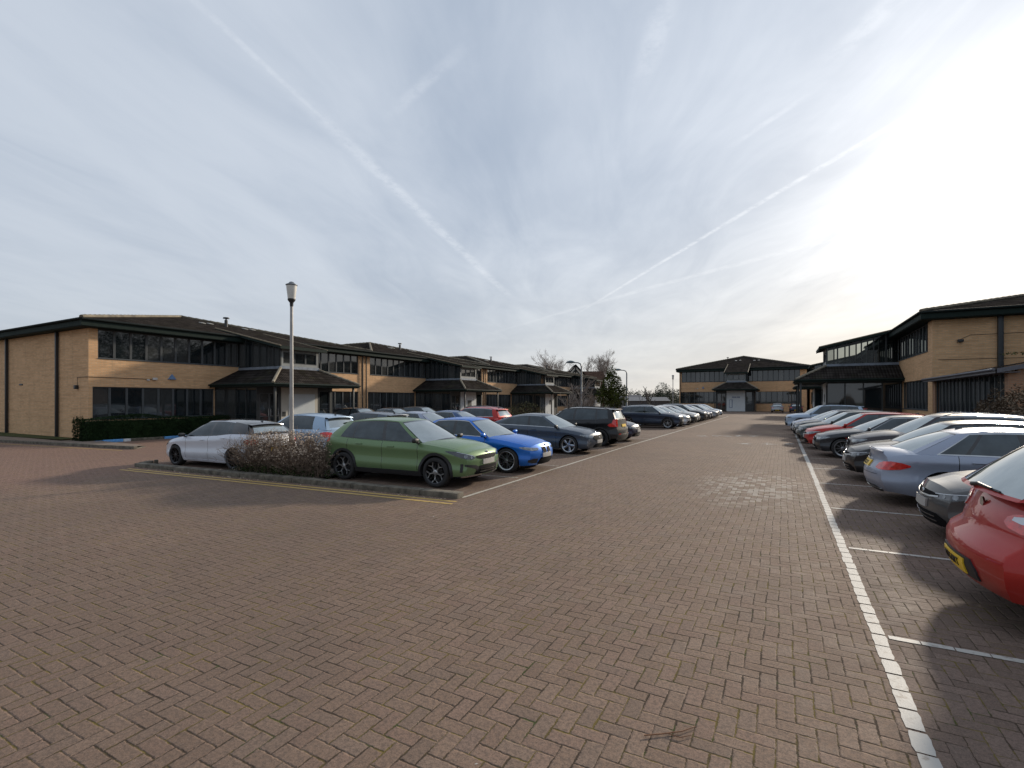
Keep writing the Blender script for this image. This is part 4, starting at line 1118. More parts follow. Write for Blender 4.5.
# ------------------------------------------------------------------ vegetation
def foliage(name, mat, blobs, n, size, seed, parent=None, fill=.55, flat=0):
    """n leaf-sized faces scattered through a set of (centre, radii) ellipsoids, denser near the surface and in clumps"""
    rr = random.Random(seed); mb = MB(); vs, fs = [], []
    tot = sum(b[1][0] * b[1][1] * b[1][2] for b in blobs)
    for c, r in blobs:
        k = int(n * r[0] * r[1] * r[2] / tot)
        for _ in range(k):
            d = Vector((rr.gauss(0, 1), rr.gauss(0, 1), rr.gauss(0, 1))).normalized()
            rad = rr.random() ** (1 / 3) if rr.random() > fill else rr.uniform(.82, 1.04)
            nz = noise.noise(Vector((d.x * 2.1 + c[0], d.y * 2.1 + c[1], d.z * 2.1 + seed))) * .28
            p = Vector(c) + Vector((d.x * r[0], d.y * r[1], d.z * r[2])) * rad * (1 + nz)
            if noise.noise(p * 2.3 / max(.3, min(r)) + Vector((seed, 0, 0))) < -.22: continue
            if p.z < .02: continue
            s_ = size * rr.uniform(.6, 1.4)
            a = Vector((rr.gauss(0, 1), rr.gauss(0, 1), rr.gauss(0, .7))).normalized(); b = a.cross(d + Vector((rr.random(), rr.random(), rr.random())) * .8).normalized()
            o = len(vs); vs += [p - a * s_, p + b * s_ * .45, p + a * s_, p - b * s_ * .45]; fs.append((o, o + 1, o + 2, o + 3))
    mb.add(vs, fs); return mb.build(name, [mat], parent, recalc=False)

def bare_tree(name, loc, h, seed, mat, spread=.55, levels=4, r0=None, parent=None, splits=(3, 4), first=.35, minr=.006, shape_up=.35):
    rr = random.Random(seed); mb = MB(); r0 = r0 or h * .02
    def br(p, d, L, r, lv):
        pts = [p]; rad = [r]; n = 4 if lv < levels else 3
        for i in range(n):
            d = (d + Vector((rr.gauss(0, .13), rr.gauss(0, .13), rr.gauss(0, .08) + .05))).normalized()
            pts.append(pts[-1] + d * L / n); rad.append(max(minr, r * (1 - .45 * (i + 1) / n)))
        mb.tube(pts, rad, 6 if lv < 2 else 4 if lv < 3 else 3, cap=False)
        if lv < levels:
            for k in range(rr.randint(*splits) + (1 if lv == 0 else 0)):
                t = rr.uniform(.35, 1) if lv else rr.uniform(first, 1); i = min(n - 1, int(t * n)); q = pts[i].lerp(pts[i + 1], t * n - i)
                a = rr.uniform(0, 2 * pi); s_ = Vector((math.cos(a), math.sin(a), shape_up))
                br(q, (d * (1 - spread) + s_ * spread).normalized(), L * rr.uniform(.5, .75), rad[i] * .62, lv + 1)
            br(pts[-1], d, L * .62, rad[-1], lv + 1)
    br(Vector((0, 0, 0)), Vector((0, 0, 1)), h * .42, r0, 0)
    o = mb.build(name, [mat], parent, recalc=False)
    o.location = loc
    return o

# ------------------------------------------------------------------ sky
def px_dir(px, py):
    X, Zf, U = (px - 512) / 500, 1.0, (400 - py) / 500
    return Vector((X * CT - Zf * ST, X * ST + Zf * CT, U)).normalized()
SUN_AZ = R(17.5); SUN_EL = R(19)
def make_world():
    w = bpy.data.worlds.new('World'); SC.world = w; w.use_nodes = True
    n = NT(w); bg = n.n['Background']
    sky = n.new('ShaderNodeTexSky', sky_type='NISHITA'); sky.sun_disc = False
    sky.sun_elevation = SUN_EL; sky.sun_rotation = SUN_AZ; sky.air_density = 1.2; sky.dust_density = 2.0; sky.ozone_density = 1.5
    D = n.new('ShaderNodeTexCoord').outputs['Generated']; d = n.sep(D)
    zc = n.m('MAXIMUM', d[2], .015)
    zz = n.m('ADD', zc, .06)
    p = n.comb(n.m('DIVIDE', d[0], zz), n.m('DIVIDE', d[1], zz), 0.0)
    sd = Vector((math.sin(SUN_AZ) * math.cos(SUN_EL), math.cos(SUN_AZ) * math.cos(SUN_EL), math.sin(SUN_EL)))
    cs = n.vm('DOT_PRODUCT', D, tuple(sd))
    ang = n.m('ARCCOSINE', n.m('MINIMUM', cs, .99999))
    g1 = n.m('POWER', 2.718, n.m('MULTIPLY', n.m('POWER', n.m('DIVIDE', ang, .17), 2), -1))
    g2 = n.m('POWER', 2.718, n.m('MULTIPLY', n.m('DIVIDE', ang, .52), -1))
    # streaky high cloud
    rot = n.new('ShaderNodeVectorRotate', rotation_type='Z_AXIS'); n.l.new(p, rot.inputs['Vector']); rot.inputs['Angle'].default_value = R(-23)
    st = n.vm('MULTIPLY', rot.outputs[0], (1.0, .30, 1))
    c1 = n.noise(st, .5, 7, .55, .8); c2 = n.noise(st, 3.0, 6, .6, .8); c3 = n.noise(p, .45, 5, .55, .5)
    cl = n.m('ADD', n.m('ADD', n.m('MULTIPLY', c1, .55), n.m('MULTIPLY', c2, .25)), n.m('MULTIPLY', c3, .35))
    cov = n.smooth(cl, .40, .74)
    # contrails
    def p2(px, py):
        v = px_dir(px, py); z = v.z + .06; return v.x / z, v.y / z
    tr = None
    wob = n.m('MULTIPLY', n.m('SUBTRACT', n.noise(p, 1.6, 3, .6), .5), .16)
    ps = n.sep(p)
    rag = n.noise(p, 14, 6, .75)
    for (a, b, wd, st_, fade) in CONTRAILS:
        (x0, y0), (x1, y1) = p2(*a), p2(*b)
        L = math.hypot(x1 - x0, y1 - y0); tx, ty = (x1 - x0) / L, (y1 - y0) / L
        al = n.m('ADD', n.m('MULTIPLY', n.m('SUBTRACT', ps[0], x0), tx), n.m('MULTIPLY', n.m('SUBTRACT', ps[1], y0), ty))
        ac = n.m('ADD', n.m('MULTIPLY', n.m('SUBTRACT', ps[0], x0), -ty), n.m('MULTIPLY', n.m('SUBTRACT', ps[1], y0), tx))
        ac = n.m('ADD', ac, n.m('MULTIPLY', wob, wd * 6))
        band = n.m('SUBTRACT', 1.0, n.smooth(n.m('ABSOLUTE', ac), wd * .15, wd))
        m_ = n.m('MULTIPLY', n.smooth(al, -fade, fade), n.m('SUBTRACT', 1.0, n.smooth(al, L - fade, L + fade)))
        v = n.m('MULTIPLY', n.m('MULTIPLY', band, m_), n.m('MULTIPLY', st_, n.smooth(rag, .30, .62)))
        tr = v if tr is None else n.m('MAXIMUM', tr, v)
    # colours of the veil
    hor = n.m('POWER', n.m('SUBTRACT', 1.0, n.m('MINIMUM', zc, 1.0)), 7.0)
    veil = n.mix(cov, (.285, .345, .44), (.455, .505, .58))
    veil = n.mix(n.m('MULTIPLY', tr, .82), veil, (.60, .64, .70))
    hcol = n.mix(n.m('MINIMUM', n.m('MULTIPLY', g2, 1.6), 1.0), (.46, .50, .54), (.90, .80, .64))
    veil = n.mix(n.m('MULTIPLY', hor, .80), veil, hcol)
    glow = n.m('ADD', n.m('MULTIPLY', g1, .62), n.m('MULTIPLY', g2, .38))
    glow = n.m('MULTIPLY', glow, n.m('ADD', .42, n.m('MULTIPLY', n.smooth(d[2], .02, .26), .58)))
    glow = n.m('MULTIPLY', glow, n.m('ADD', .62, n.m('MULTIPLY', cov, .62)))
    gcol = n.mix(1.0, n.mix(hor, (1.0, .985, .96), (1.0, .93, .80)), n.comb(glow, glow, glow), 'MULTIPLY')
    veil = n.mix(1.0, veil, gcol, 'ADD')
    low = n.m('MULTIPLY', n.m('MULTIPLY', n.smooth(n.noise(n.vm('MULTIPLY', D, (1.6, 1.6, 16)), 1.4, 4, .55), .46, .66), n.m('SUBTRACT', 1.0, n.smooth(d[2], .12, .30))), .20)
    veil = n.mix(low, veil, (.42, .45, .50))
    skyc = n.vm('SCALE', sky.outputs[0], None)
    skyc.node.inputs['Scale'].default_value = .06
    out = n.mix(.90, skyc, veil)
    # below the horizon: plain ground haze colour
    out = n.mix(n.smooth(d[2], -.02, 0.0), (.18, .16, .14), out)
    n.put(bg.inputs[0], out); bg.inputs[1].default_value = SKY_GAIN
    s = bpy.data.lights.new('sun', 'SUN'); s.energy = 3.0; s.angle = R(3.6); s.color = (1.0, .88, .72)
    o = bpy.data.objects.new('sun', s); COL.objects.link(o)
    o.rotation_euler = (-sd).to_track_quat('-Z', 'Y').to_euler()
# ------------------------------------------------------------------ assembly
CONTRAILS = [((188, -5), (345, 140), .017, .42, .12), ((320, 118), (505, 292), .045, .52, .4), ((395, 110), (452, 58), .03, .30, .12),
             ((590, 306), (905, 118), .022, .75, .8), ((520, 325), (860, 232), .05, .38, 1.2), ((640, 78), (672, -10), .05, .35, .1),
             ((840, 52), (905, -10), .05, .4, .1), ((740, 140), (800, 100), .02, .35, .1)]
SKY_GAIN = 1.0
make_world()

def sheet(name, pts, z, mat, sub=1, kind='structure', thick=0):
    m_ = MB(); n = len(pts)
    m_.add([(x, y, z) for x, y in pts], [tuple(range(n))])
    if thick:
        for i in range(n):
            a, b = pts[i], pts[(i + 1) % n]; m_.add([(*a, z), (*b, z), (*b, z - thick), (*a, z - thick)], [(0, 1, 2, 3)])
    o = m_.build(name, [mat], None, recalc=False); o['kind'] = kind
    return o
grass = leaf_mat('verge_grass', (.035, .045, .018), (.075, .085, .03), .9)
sheet('ground', [(-900, -300), (900, -300), (900, 1500), (-900, 1500)], -.012, grass)
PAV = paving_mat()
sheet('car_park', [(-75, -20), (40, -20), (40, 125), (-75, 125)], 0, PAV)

# painted lines ------------------------------------------------------
def paint_mat(name, col, wear=.5):
    m, n, b = base_mat(name)
    P = n.new('ShaderNodeNewGeometry').outputs['Position']
    f = n.noise(P, 16, 5, .75); g = n.noise(P, 2.2, 3, .6)
    w_ = n.smooth(n.m('ADD', n.m('MULTIPLY', f, .7), n.m('MULTIPLY', g, .3)), wear, wear + .16)
    n.put(b.inputs['Base Color'], n.mix(w_, col, (.16, .125, .10)))
    setp(b, .62, spec=.4)
    bn = n.new('ShaderNodeBump'); bn.inputs['Strength'].default_value = .5; bn.inputs['Distance'].default_value = .003
    n.put(bn.inputs['Height'], n.noise(P, 80, 3, .7)); n.put(b.inputs['Normal'], bn.outputs[0])
    return m
WPT = paint_mat('white_line_paint', (.42, .40, .365), .50); WP2 = paint_mat('thin_line_paint', (.50, .46, .38), .50); YPT = paint_mat('yellow_line_paint', (.52, .345, .10), .52)
BPT = paint_mat('blue_line_paint', (.10, .25, .48), .56)
def blocks(name, a, b, w, pitch, mat, gap=.010, seed=1, z=.004, jag=.006, miss=0):
    """a line painted block by block; the joints between blocks stay bare"""
    rr = random.Random(seed); a, b = Vector(a), Vector(b); L = (b - a).length; d = (b - a) / L; t = Vector((-d.y, d.x)); m_ = MB(); s_ = 0
    while s_ < L:
        e_ = min(L, s_ + pitch - gap * rr.uniform(.6, 1.4)); off = rr.uniform(-jag, jag) * .6
        if rr.random() >= miss:
            n = 5; lo, hi = [], []
            for k in range(n):
                q = a + d * lerp(s_, e_, k / (n - 1))
                c_ = .003 if k in (0, n - 1) else 0
                lo.append(q + t * (-w / 2 + off + c_ + rr.uniform(-jag, jag) * .5)); hi.append(q + t * (w / 2 + off - c_ + rr.uniform(-jag, jag) * .5))
            pts = [(*p, z) for p in lo] + [(*p, z) for p in hi[::-1]]
            m_.add(pts, [tuple(range(len(pts)))])
        s_ += pitch
    o = m_.build(name, [mat], None, recalc=False); o['kind'] = 'structure'; return o
blocks('painted_line', (.665, 1.6), (.675, 16), .096, .222, WPT, .017, 3, jag=.009)
blocks('painted_line', (.675, 16.0), (.55, 46), .11, .222, WPT, .014, 4, z=.0045)
for y in (2.15, 4.9, 7.62, 10.3, 13.25, 16.05): blocks('painted_line', (.735, y), (5.6, y + .02), .068, .204, WPT, .008, int(y * 7), z=.004, jag=.004, miss=.03)
for y in (18.8, 21.5, 24.3, 27.0, 29.8, 32.5, 35.2, 38, 40.8): blocks('painted_line', (.76, y), (5.6, y), .05, .41, WP2, .008, int(y * 7))
blocks('painted_line', (-5.42, 7.98), (-5.57, 20), .075, .204, WP2, .004, 8)
blocks('painted_line', (-5.57, 20), (-5.50, 62), .085, .41, WP2, .004, 9)
for y in (10.68, 13.15, 15.95, 18.7, 21.6, 24.4, 27.2, 30, 32.8, 36.1, 38.9, 41.7): blocks('painted_line', (-10.4, y - .15), (-5.62, y), .055, .204, WP2, .006, int(y * 5))
for y in (10.2, 13.0, 15.8, 18.5, 21.3): blocks('painted_line', (-17.2, y), (-12.6, y), .06, .41, WP2, .006, int(y * 3))
blocks('painted_line', (-15.75, 7.02), (-5.3, 7.62), .085, .204, YPT, .003, 21); blocks('painted_line', (-15.7, 6.82), (-5.25, 7.42), .085, .204, YPT, .003, 22)
blocks('painted_line', (-36, 7.55), (-21.6, 9.45), .07, .204, YPT, .003, 23)
blocks('painted_line', (-26.35, 10.5), (-26.3, 11.9), .22, .4, BPT, .01, 24, z=.092); blocks('painted_line', (-26.3, 13.3), (-26.3, 14.8), .22, .4, BPT, .01, 25, z=.092)
blocks('painted_line', (-26.3, 11.95), (-26.3, 12.3), .2, .4, WP2, .01, 26, z=.092)
# worn lettering in the aisle, hardly legible
m_ = MB(); rr = random.Random(5)
for (x0, y0, x1, y1, n) in ((-3.7, 27.6, -1.3, 29.0, 5), (-1.35, 23.7, .2, 24.3, 3)):
    for i in range(n):
        cx_, cy_ = lerp(x0, x1, i / (n - 1)), lerp(y0, y1, i / (n - 1))
        for k in range(5):
            a = rr.uniform(0, 3.1); l = rr.uniform(.10, .26); w_ = .035; c_ = Vector((cx_ + rr.uniform(-.16, .16), cy_ + rr.uniform(-.4, .4)))
            d = Vector((math.cos(a), math.sin(a))); t = Vector((-d.y, d.x))
            m_.add([(*(c_ - d * l - t * w_), .004 + k * .0004), (*(c_ + d * l - t * w_), .004 + k * .0004), (*(c_ + d * l + t * w_), .004 + k * .0004), (*(c_ - d * l + t * w_), .004 + k * .0004)], [(0, 1, 2, 3)])
o = m_.build('painted_lettering', [WPT], None, recalc=False); o['kind'] = 'structure'

# kerbs ---------------------------------------------------------------
KM = simple('kerb_concrete', (.125, .108, .082), .9, var=.6, scale=6, bump=.8, bscale=50)
def kerb(pts, w=.15, h=.12, L=.915, name='kerb', mat=None):
    m_ = MB()
    for a, b in zip(pts[:-1], pts[1:]):
        a, b = Vector(a), Vector(b); d = (b - a); T_ = d.length; ang = math.atan2(d.y, d.x); n = max(1, round(T_ / L)); rr = random.Random(int(T_ * 10))
        for i in range(n):
            M_ = Matrix.Translation((*(a + d * (i / n)), 0)) @ Matrix.Rotation(ang + rr.uniform(-.004, .004), 4, 'Z')
            m_.bevbox(.004, T_ / n - .004, rr.uniform(-.004, .004), w, -.05, h + rr.uniform(-.006, .006), .018, 0, M_)
    o = m_.build(name, [mat or KM], None, 40); o['kind'] = 'structure'; return o
kerb([(-16.0, 7.28), (-5.42, 7.83)], w=.24, h=.105)
kerb([(-16.0, 7.52), (-16.25, 7.9), (-16.2, 8.0)], w=.15, h=.11)
kerb([(-40, 7.35), (-30.4, 8.72), (-21.7, 9.86)], w=.14, h=.11)
kerb([(-21.74, 9.9), (-22.4, 10.6), (-26.1, 10.7)], w=.13, h=.03)
BK = simple('blue_kerb_paint', (.10, .30, .60), .6, var=.3, scale=6); WK = simple('white_kerb_paint', (.6, .6, .6), .6, var=.2)
for y0_, y1_, mm in ((10.75, 11.5, BK), (11.5, 11.8, WK), (11.8, 13.2, KM), (13.2, 14.8, BK), (14.8, 62, KM)): kerb([(-26.2, y0_), (-26.2, y1_)], w=.14, h=.12, mat=mm)
SOIL = simple('bed_soil', (.055, .042, .030), .95, var=.5, scale=4, bump=.8, bscale=25)
sheet('planting_bed', [(-12.9, 7.62), (-9.5, 7.80), (-9.5, 9.6), (-10.6, 24.5), (-10.6, 33.2), (-11.9, 33.2), (-11.9, 9.6)], .07, SOIL)
PTH = simple('footpath_paving', (.20, .15, .115), .8, var=.25, scale=1.5, bump=.4, bscale=20)
sheet('pavement', [(-40, 7.5), (-30.4, 8.84), (-21.9, 9.95), (-22.5, 10.55), (-26.28, 10.7), (-26.28, 62), (-28.05, 90), (-28.02, 9.9), (-40, 9.9)], .085, PTH)
sheet('grass_verge', [(-40, 9.3), (-28.6, 10.1), (-28.6, 10.86), (-40, 10.86)], .10, grass)

# buildings -----------------------------------------------------------
ks = 1.03; AX, AY = -28.0, 10.9
A = office('office_building', (AX, AY, 0), 0, (ks, ks, ks), ov0=.45, sign='cream', label='yellow brick office with blank end wall, nearest on the left, behind the clipped green hedge')
Bm = office('office_building', (AX, AY + BW * ks, 0), 0, (ks, ks, ks), sign='logo', label='second yellow brick office along the left terrace, straight behind the blue saloon roof')
names = ['third yellow brick office along the left terrace, behind the red hatchback roof', 'fourth and farthest yellow brick office of the left terrace, behind the hooded lamp post']
for i in (2, 3):
    c = copy_tree(Bm); c.location = (AX, AY + BW * ks * i, 0); c['label'] = names[i - 2]
E_ = office('office_building', (7.7, 37.5 + BW * 1.3, 0), pi, (1.3, 1.3, 1.3), ov1=.45, bay=bay_glass(), sign='logo', label='large yellow brick office on the right with dark glazed upper bay over the parked cars')
c = copy_tree(Bm); c.location = (7.9, 37.5 + BW * 2.6 + .3, 0); c.rotation_euler = (0, 0, pi); c.scale = (1.28, 1.28, 1.28); c['label'] = 'office mostly hidden beyond the large right hand one, only its porch canopy showing'
F_ = office('office_building', (-16.4, 93.5, 0), -pi / 2, (1.2, 1.17, 1.36), ov0=.4, ov1=.4, sign='list', label='yellow brick office closing the end of the car park with a large white entrance panel')

G_ = copy_tree(Bm); G_.location = (3.9, 95.5, 0); G_.rotation_euler = (0, 0, -pi / 2); G_.scale = (1.2, 1.1, 1.3); G_['label'] = 'farthest office beyond the right hand porch canopies, joined to the end office'
# annexe beside the right hand building --------------------------------
an = empty('annexe', (7.7, 26.3, 0), 0, 'single storey annexe with dark ribbon windows and sloping tiled roof behind a brown bush', 'annexe')
m_ = MB(); LY = 11.1
m_.box(0, .28, 0, .35, 0, 3.0); m_.box(0, .28, LY - .5, LY - .02, 0, 3.0); m_.box(0, .28, .35, LY - .5, 0, 1.1); m_.box(.28, 7, 0, .28, 0, 3.2)
m_.build('wall', [brick_mat('red_buff_brick', (.40, .22, .13), (.33, .17, .10), (.28, .22, .16))], an, recalc=False)
n_ = 16; w_ = (LY - .85) / n_
for i in range(n_): window(an, (.06, .35 + w_ * (i + 1), 1.12), w_ - .004, 1.88, '-x')
m_ = MB(); m_.add([(-.45, -.3, 3.12), (-.45, LY - .03, 3.12), (7.2, LY - .03, 4.6), (7.2, -.3, 4.6)], [(0, 3, 2, 1)]); m_.build('roof', [tile_mat()], an, recalc=False, uvf=uv_slope)
m_ = MB(); m_.box(-.45, -.41, -.3, LY - .03, 2.93, 3.10); m_.box(-.41, 0.28, -.26, LY - .03, 2.94, 2.97); m_.tube([(-.5, -.3, 3.07), (-.5, LY - .03, 3.07)], .055, 8)
for zz in (0, 1): m_.add([(-.45, -.3, 3.10), (7.2, -.3, 4.58), (7.2, -.3, 4.40), (-.45, -.3, 2.93)], [(0, 1, 2, 3)]) if zz == 0 else None
m_.build('fascia', [simple('grey_fascia', (.10, .10, .115), .5, var=.2)], an, recalc=False)
p_ = foliage('roof_moss', leaf_mat('moss', (.05, .06, .02), (.12, .12, .05)), [((2.6, .5, 3.72), (2.5, .7, .10))], 500, .06, 4, an)

# half timbered house ---------------------------------------------------
hs = empty('gabled_house', (-32.6, 83.2, 0), R(28), 'brown tiled building with a black and white timbered gable beyond the left terrace', 'house')
m_ = MB(); m_.box(-3, 5.4, 0, 8, 0, 5.6); m_.build('wall', [brick_mat('dark_brick', (.16, .10, .075), (.12, .075, .06), (.14, .12, .10))], hs, recalc=False)
m_ = MB(); m_.add([(-3.4, -.5, 5.5), (5.8, -.5, 5.5), (5.8, 4, 7.2), (-3.4, 4, 7.2), (-3.4, 8.5, 5.5), (5.8, 8.5, 5.5)], [(0, 1, 2, 3), (3, 2, 5, 4)])
m_.add([(-1.9, -1.2, 5.9), (.2, -1.2, 8.15), (2.3, -1.2, 5.9), (-1.9, 3, 5.9), (.2, 3.4, 8.15), (2.3, 3, 5.9)], [(0, 1, 4, 3), (1, 2, 5, 4)])
m_.build('roof', [tile_mat('brown_tile', (.075, .05, .04))], hs, recalc=False, uvf=uv_slope)
m_ = MB(); m_.add([(-1.75, -.9, 5.7), (.2, -.9, 7.85), (2.15, -.9, 5.7), (-1.75, -.9, 2.6), (2.15, -.9, 2.6)], [(0, 2, 1), (3, 4, 2, 0)])
gb = m_.build('gable', [CREAM()], hs, recalc=False)
m_ = MB()
for a_, b_ in (((-1.75, 5.8), (.2, 7.95)), ((.2, 7.95), (2.15, 5.8)), ((-1.75, 5.75), (2.15, 5.75)), ((.2, 5.8), (.2, 7.9)), ((-.8, 6.0), (.2, 7.2)), ((1.2, 6.0), (.2, 7.2)), ((-1.7, 2.6), (-1.7, 5.7)), ((2.1, 2.6), (2.1, 5.7)), ((-.4, 2.6), (-.4, 5.7)), ((.9, 2.6), (.9, 5.7))):
    m_.tube([(a_[0], -.95, a_[1]), (b_[0], -.95, b_[1])], .11, 4)
m_.build('timber', [FRM()], gb, 30)

# lamp posts --------------------------------------------------------------
def lantern(loc, h, label):
    r_ = empty('street_lamp', loc, 0, label, 'street lamp', 'lantern topped lamp posts')
    m_ = MB(); g_ = simple('galvanised_post', (.36, .345, .33), .5, metal=.35, var=.2, scale=3)
    m_.tube([(0, 0, 0), (0, 0, 1.1), (0, 0, 1.12), (0, 0, h - .62)], [.07, .07, .052, .038], 12); m_.build('post', [g_], r_, 40)
    m_ = MB(); m_.lathe([(.038, h - .66), (.045, h - .62), (.045, h - .56), (.09, h - .50), (.10, h - .47), (.095, h - .455), (0, h - .45)], 16); m_.build('lamp_collar', [BLK()], r_, 40)
    m_ = MB(); m_.lathe([(.093, h - .455), (.132, h - .12), (.132, h - .10), (0, h - .09)], 20); m_.build('lamp_shade', [simple('opal_shade', (.62, .60, .55), .35, var=.1)], r_, 40)
    m_ = MB(); m_.lathe([(.132, h - .115), (.148, h - .10), (.145, h - .085), (.08, h - .05), (.05, h - .015), (0, h)], 20); m_.build('lamp_cap', [simple('cap_grey', (.13, .14, .15), .5)], r_, 40)
lantern((-11.3, 8.75, .0), 4.98, 'pale lamp post with tapered white lantern standing in the brown hedge')
lantern((-11.6, 61.9, .0), 4.9, 'distant thin lamp post with a lantern top just left of the far office')
def hooded(loc, h, ang, label, reach=.75):
    r_ = empty('street_lamp', loc, ang, label, 'street lamp', 'hooded lamp posts')
    m_ = MB(); g_ = simple('grey_post', (.16, .17, .18), .5, metal=.3)
    m_.tube([(0, 0, 0), (0, 0, 1.0), (0, 0, 1.02), (0, 0, h - .25), (-.06, 0, h - .08), (-.22, 0, h), (-reach, 0, h + .05)], [.08, .08, .06, .05, .042, .036, .034], 10); m_.build('post', [g_], r_, 50)
    m_ = MB(); rows = []
    for i in range(7):
        t = i / 6; x = -reach - .30 + .62 * t; s_ = math.sin(pi * (t * .86 + .07)); rows.append([(x, .15 * s_ * math.cos(a), h + .03 + (.14 if math.sin(a) > 0 else .05) * s_ * math.sin(a)) for a in [2 * pi * k / 10 for k in range(10)]])
    m_.grid(rows, 0, close=True); m_.add(rows[0], [tuple(range(10))]); m_.add(rows[-1], [tuple(range(10))]); m_.build('lamp_head', [simple('lamp_hood', (.09, .12, .125), .4)], r_, 50)
hooded((-11.25, 30.0, 0), 4.25, 0, 'grey lamp post with hooded head leaning left above the black SUV')
hooded((-11.2, 40.3, 0), 4.3, 0, 'smaller hooded lamp post right of the leafy evergreen')

# planting ------------------------------------------------------------------
TW = simple('twig_brown', (.15, .105, .075), .8, var=.4, scale=8)
hd = empty('bare_hedge', (-11.2, 8.25, 0), R(3), 'brown bare twiggy hedge between the white hatchback and green crossover', 'hedge')
rr = random.Random(12); m_ = MB()
for i in range(700):
    x = rr.uniform(-1.30, 1.85); y = rr.uniform(-.38, .42); env = 1.12 * (1 - .28 * abs(x / 1.9) ** 3) * (1 + .12 * noise.noise(Vector((x * 1.7, y, 0)))) * (1.0 if x > -1 else lerp(.72, 1.0, (x + 1.8) / .8))
    p = Vector((x * .9, y * .6, .05)); pts = [p]; d = Vector((rr.gauss(0, .35), rr.gauss(0, .35), 1)).normalized(); L = env * rr.uniform(.7, 1.04) / 4
    for k in range(4): d = (d + Vector((rr.gauss(0, .3), rr.gauss(0, .3), rr.gauss(0, .15)))).normalized(); pts.append(pts[-1] + d * L)
    m_.tube(pts, [.007, .006, .005, .004, .003], 3, cap=False)
    for k in range(5):
        q = pts[rr.randint(1, 4)]; d2 = Vector((rr.gauss(0, 1), rr.gauss(0, 1), rr.gauss(.4, .6))).normalized() * rr.uniform(.08, .24)
        m_.tube([q, q + d2 * .5 + Vector((0, 0, .01)), q + d2], [.0035, .003, .002], 3, cap=False)
m_.build('twigs', [TW], hd, recalc=False)
foliage('dead_leaves', leaf_mat('dry_leaf', (.30, .225, .16), (.58, .47, .37), .8), [((.25, 0, .66), (1.5, .48, .50)), ((-.55, 0, .58), (.9, .45, .47)), ((.9, .05, .66), (1.0, .48, .5))], 5200, .027, 5, hd, .35)
foliage('low_greenery', leaf_mat('dark_leaf', (.012, .02, .008), (.035, .05, .015)), [((.3, -.05, .12), (1.6, .5, .22)), ((-.5, -.1, .12), (1.0, .45, .2))], 3500, .028, 6, hd, .3)
hg = empty('clipped_hedge', (-27.2, 14.0, 0), 0, 'clipped dark green hedge under the ground floor windows of the nearest left office', 'hedge')
m_ = MB(); rr = random.Random(3); vs = []
HL = leaf_mat('hedge_leaf', (.008, .017, .006), (.020, .038, .013))
for i in range(16000):
    t = rr.random(); y = -3.8 + 6.8 * t; hh = 1.02 + .18 * math.exp(-((y + 1.6) / 1.1) ** 2) + .05 * noise.noise(Vector((y * 1.3, 0, 0)))
    f_ = rr.random(); bul = .06 * noise.noise(Vector((y * 1.2, f_ * 2, 3)))
    if f_ < .5: p = Vector((.62 + bul - rr.random() ** 3 * .2, y, rr.uniform(0, hh)))
    elif f_ < .8: p = Vector((rr.uniform(-.45, .62), y, hh - rr.random() ** 3 * .2 + bul * .6))
    else: p = Vector((rr.uniform(-.45, .62), -3.8 if rr.random() < .7 else 3.0, rr.uniform(0, hh))) + Vector((0, bul * 2, 0))
    if p.z > .8: p.x = min(p.x, .62 - (p.z - .8) * .4)
    a = Vector((rr.gauss(0, 1), rr.gauss(0, 1), rr.gauss(0, 1))).normalized() * rr.uniform(.02, .045); b = a.cross(Vector((rr.random(), rr.random(), 1))).normalized() * a.length * .5
    m_.add([p - a, p + b, p + a, p - b], [(0, 1, 2, 3)])
m_.bevbox(-.4, .5, -3.6, 2.9, 0, .92, .1)
m_.build('leaves', [HL], hg, recalc=False)
m_ = MB(); rr = random.Random(77)
for i in range(420):
    t = rr.random(); x = lerp(-15.8, -5.6, t); y = 7.28 + (x + 16) * .052 - abs(rr.gauss(0, .10)) - .02
    if rr.random() < .45: x = rr.uniform(-12.9, -9.5); y = rr.uniform(7.75, 8.6)
    z = .006 if y < 7.9 - .6 + (x + 16) * .052 + .25 else .08; s_ = rr.uniform(.012, .028); a = rr.uniform(0, 6.28); c_ = Vector((x, y, z)); u = Vector((math.cos(a), math.sin(a), rr.uniform(-.2, .3))) * s_; v = Vector((-math.sin(a), math.cos(a), rr.uniform(0, .3))) * s_ * .6
    m_.add([c_ - u, c_ + v, c_ + u, c_ - v], [(0, 1, 2, 3)])
o = m_.build('leaf_litter', [leaf_mat('dry_leaf', (.2, .13, .09), (.4, .3, .2))], None, recalc=False); o['kind'] = 'stuff'
BARK = simple('bark', (.075, .06, .048), .9, var=.4, scale=5, bump=.5, bscale=30); GBARK = simple('grey_bark', (.24, .20, .17), .9, var=.3, scale=5)
def tree(loc, label, cat='tree', **k):
    t = empty('tree', loc, 0, label, cat); return t
t = empty('evergreen_tree', (-9.35, 30.2, 0), 0, 'small ragged evergreen tree in the planting bed between parked cars', 'tree')
m_ = MB(); m_.tube([(0, 0, 0), (.05, 0, .9), (-.05, .05, 2.0), (.05, 0, 3.0)], [.13, .10, .08, .04], 7); m_.build('trunk', [BARK], t, 50)
foliage('crown', leaf_mat('ivy_leaf', (.02, .032, .008), (.075, .085, .018)), [((0, 0, 2.7), (.62, .6, .9)), ((-.45, .1, 2.2), (.6, .5, .7)), ((.4, -.1, 2.1), (.62, .5, .7)), ((.0, 0, 3.5), (.35, .35, .5)), ((.1, 0, 1.55), (.35, .35, .5)), ((.75, 0, 2.45), (.3, .3, .4))], 11000, .05, 8, t, .35)
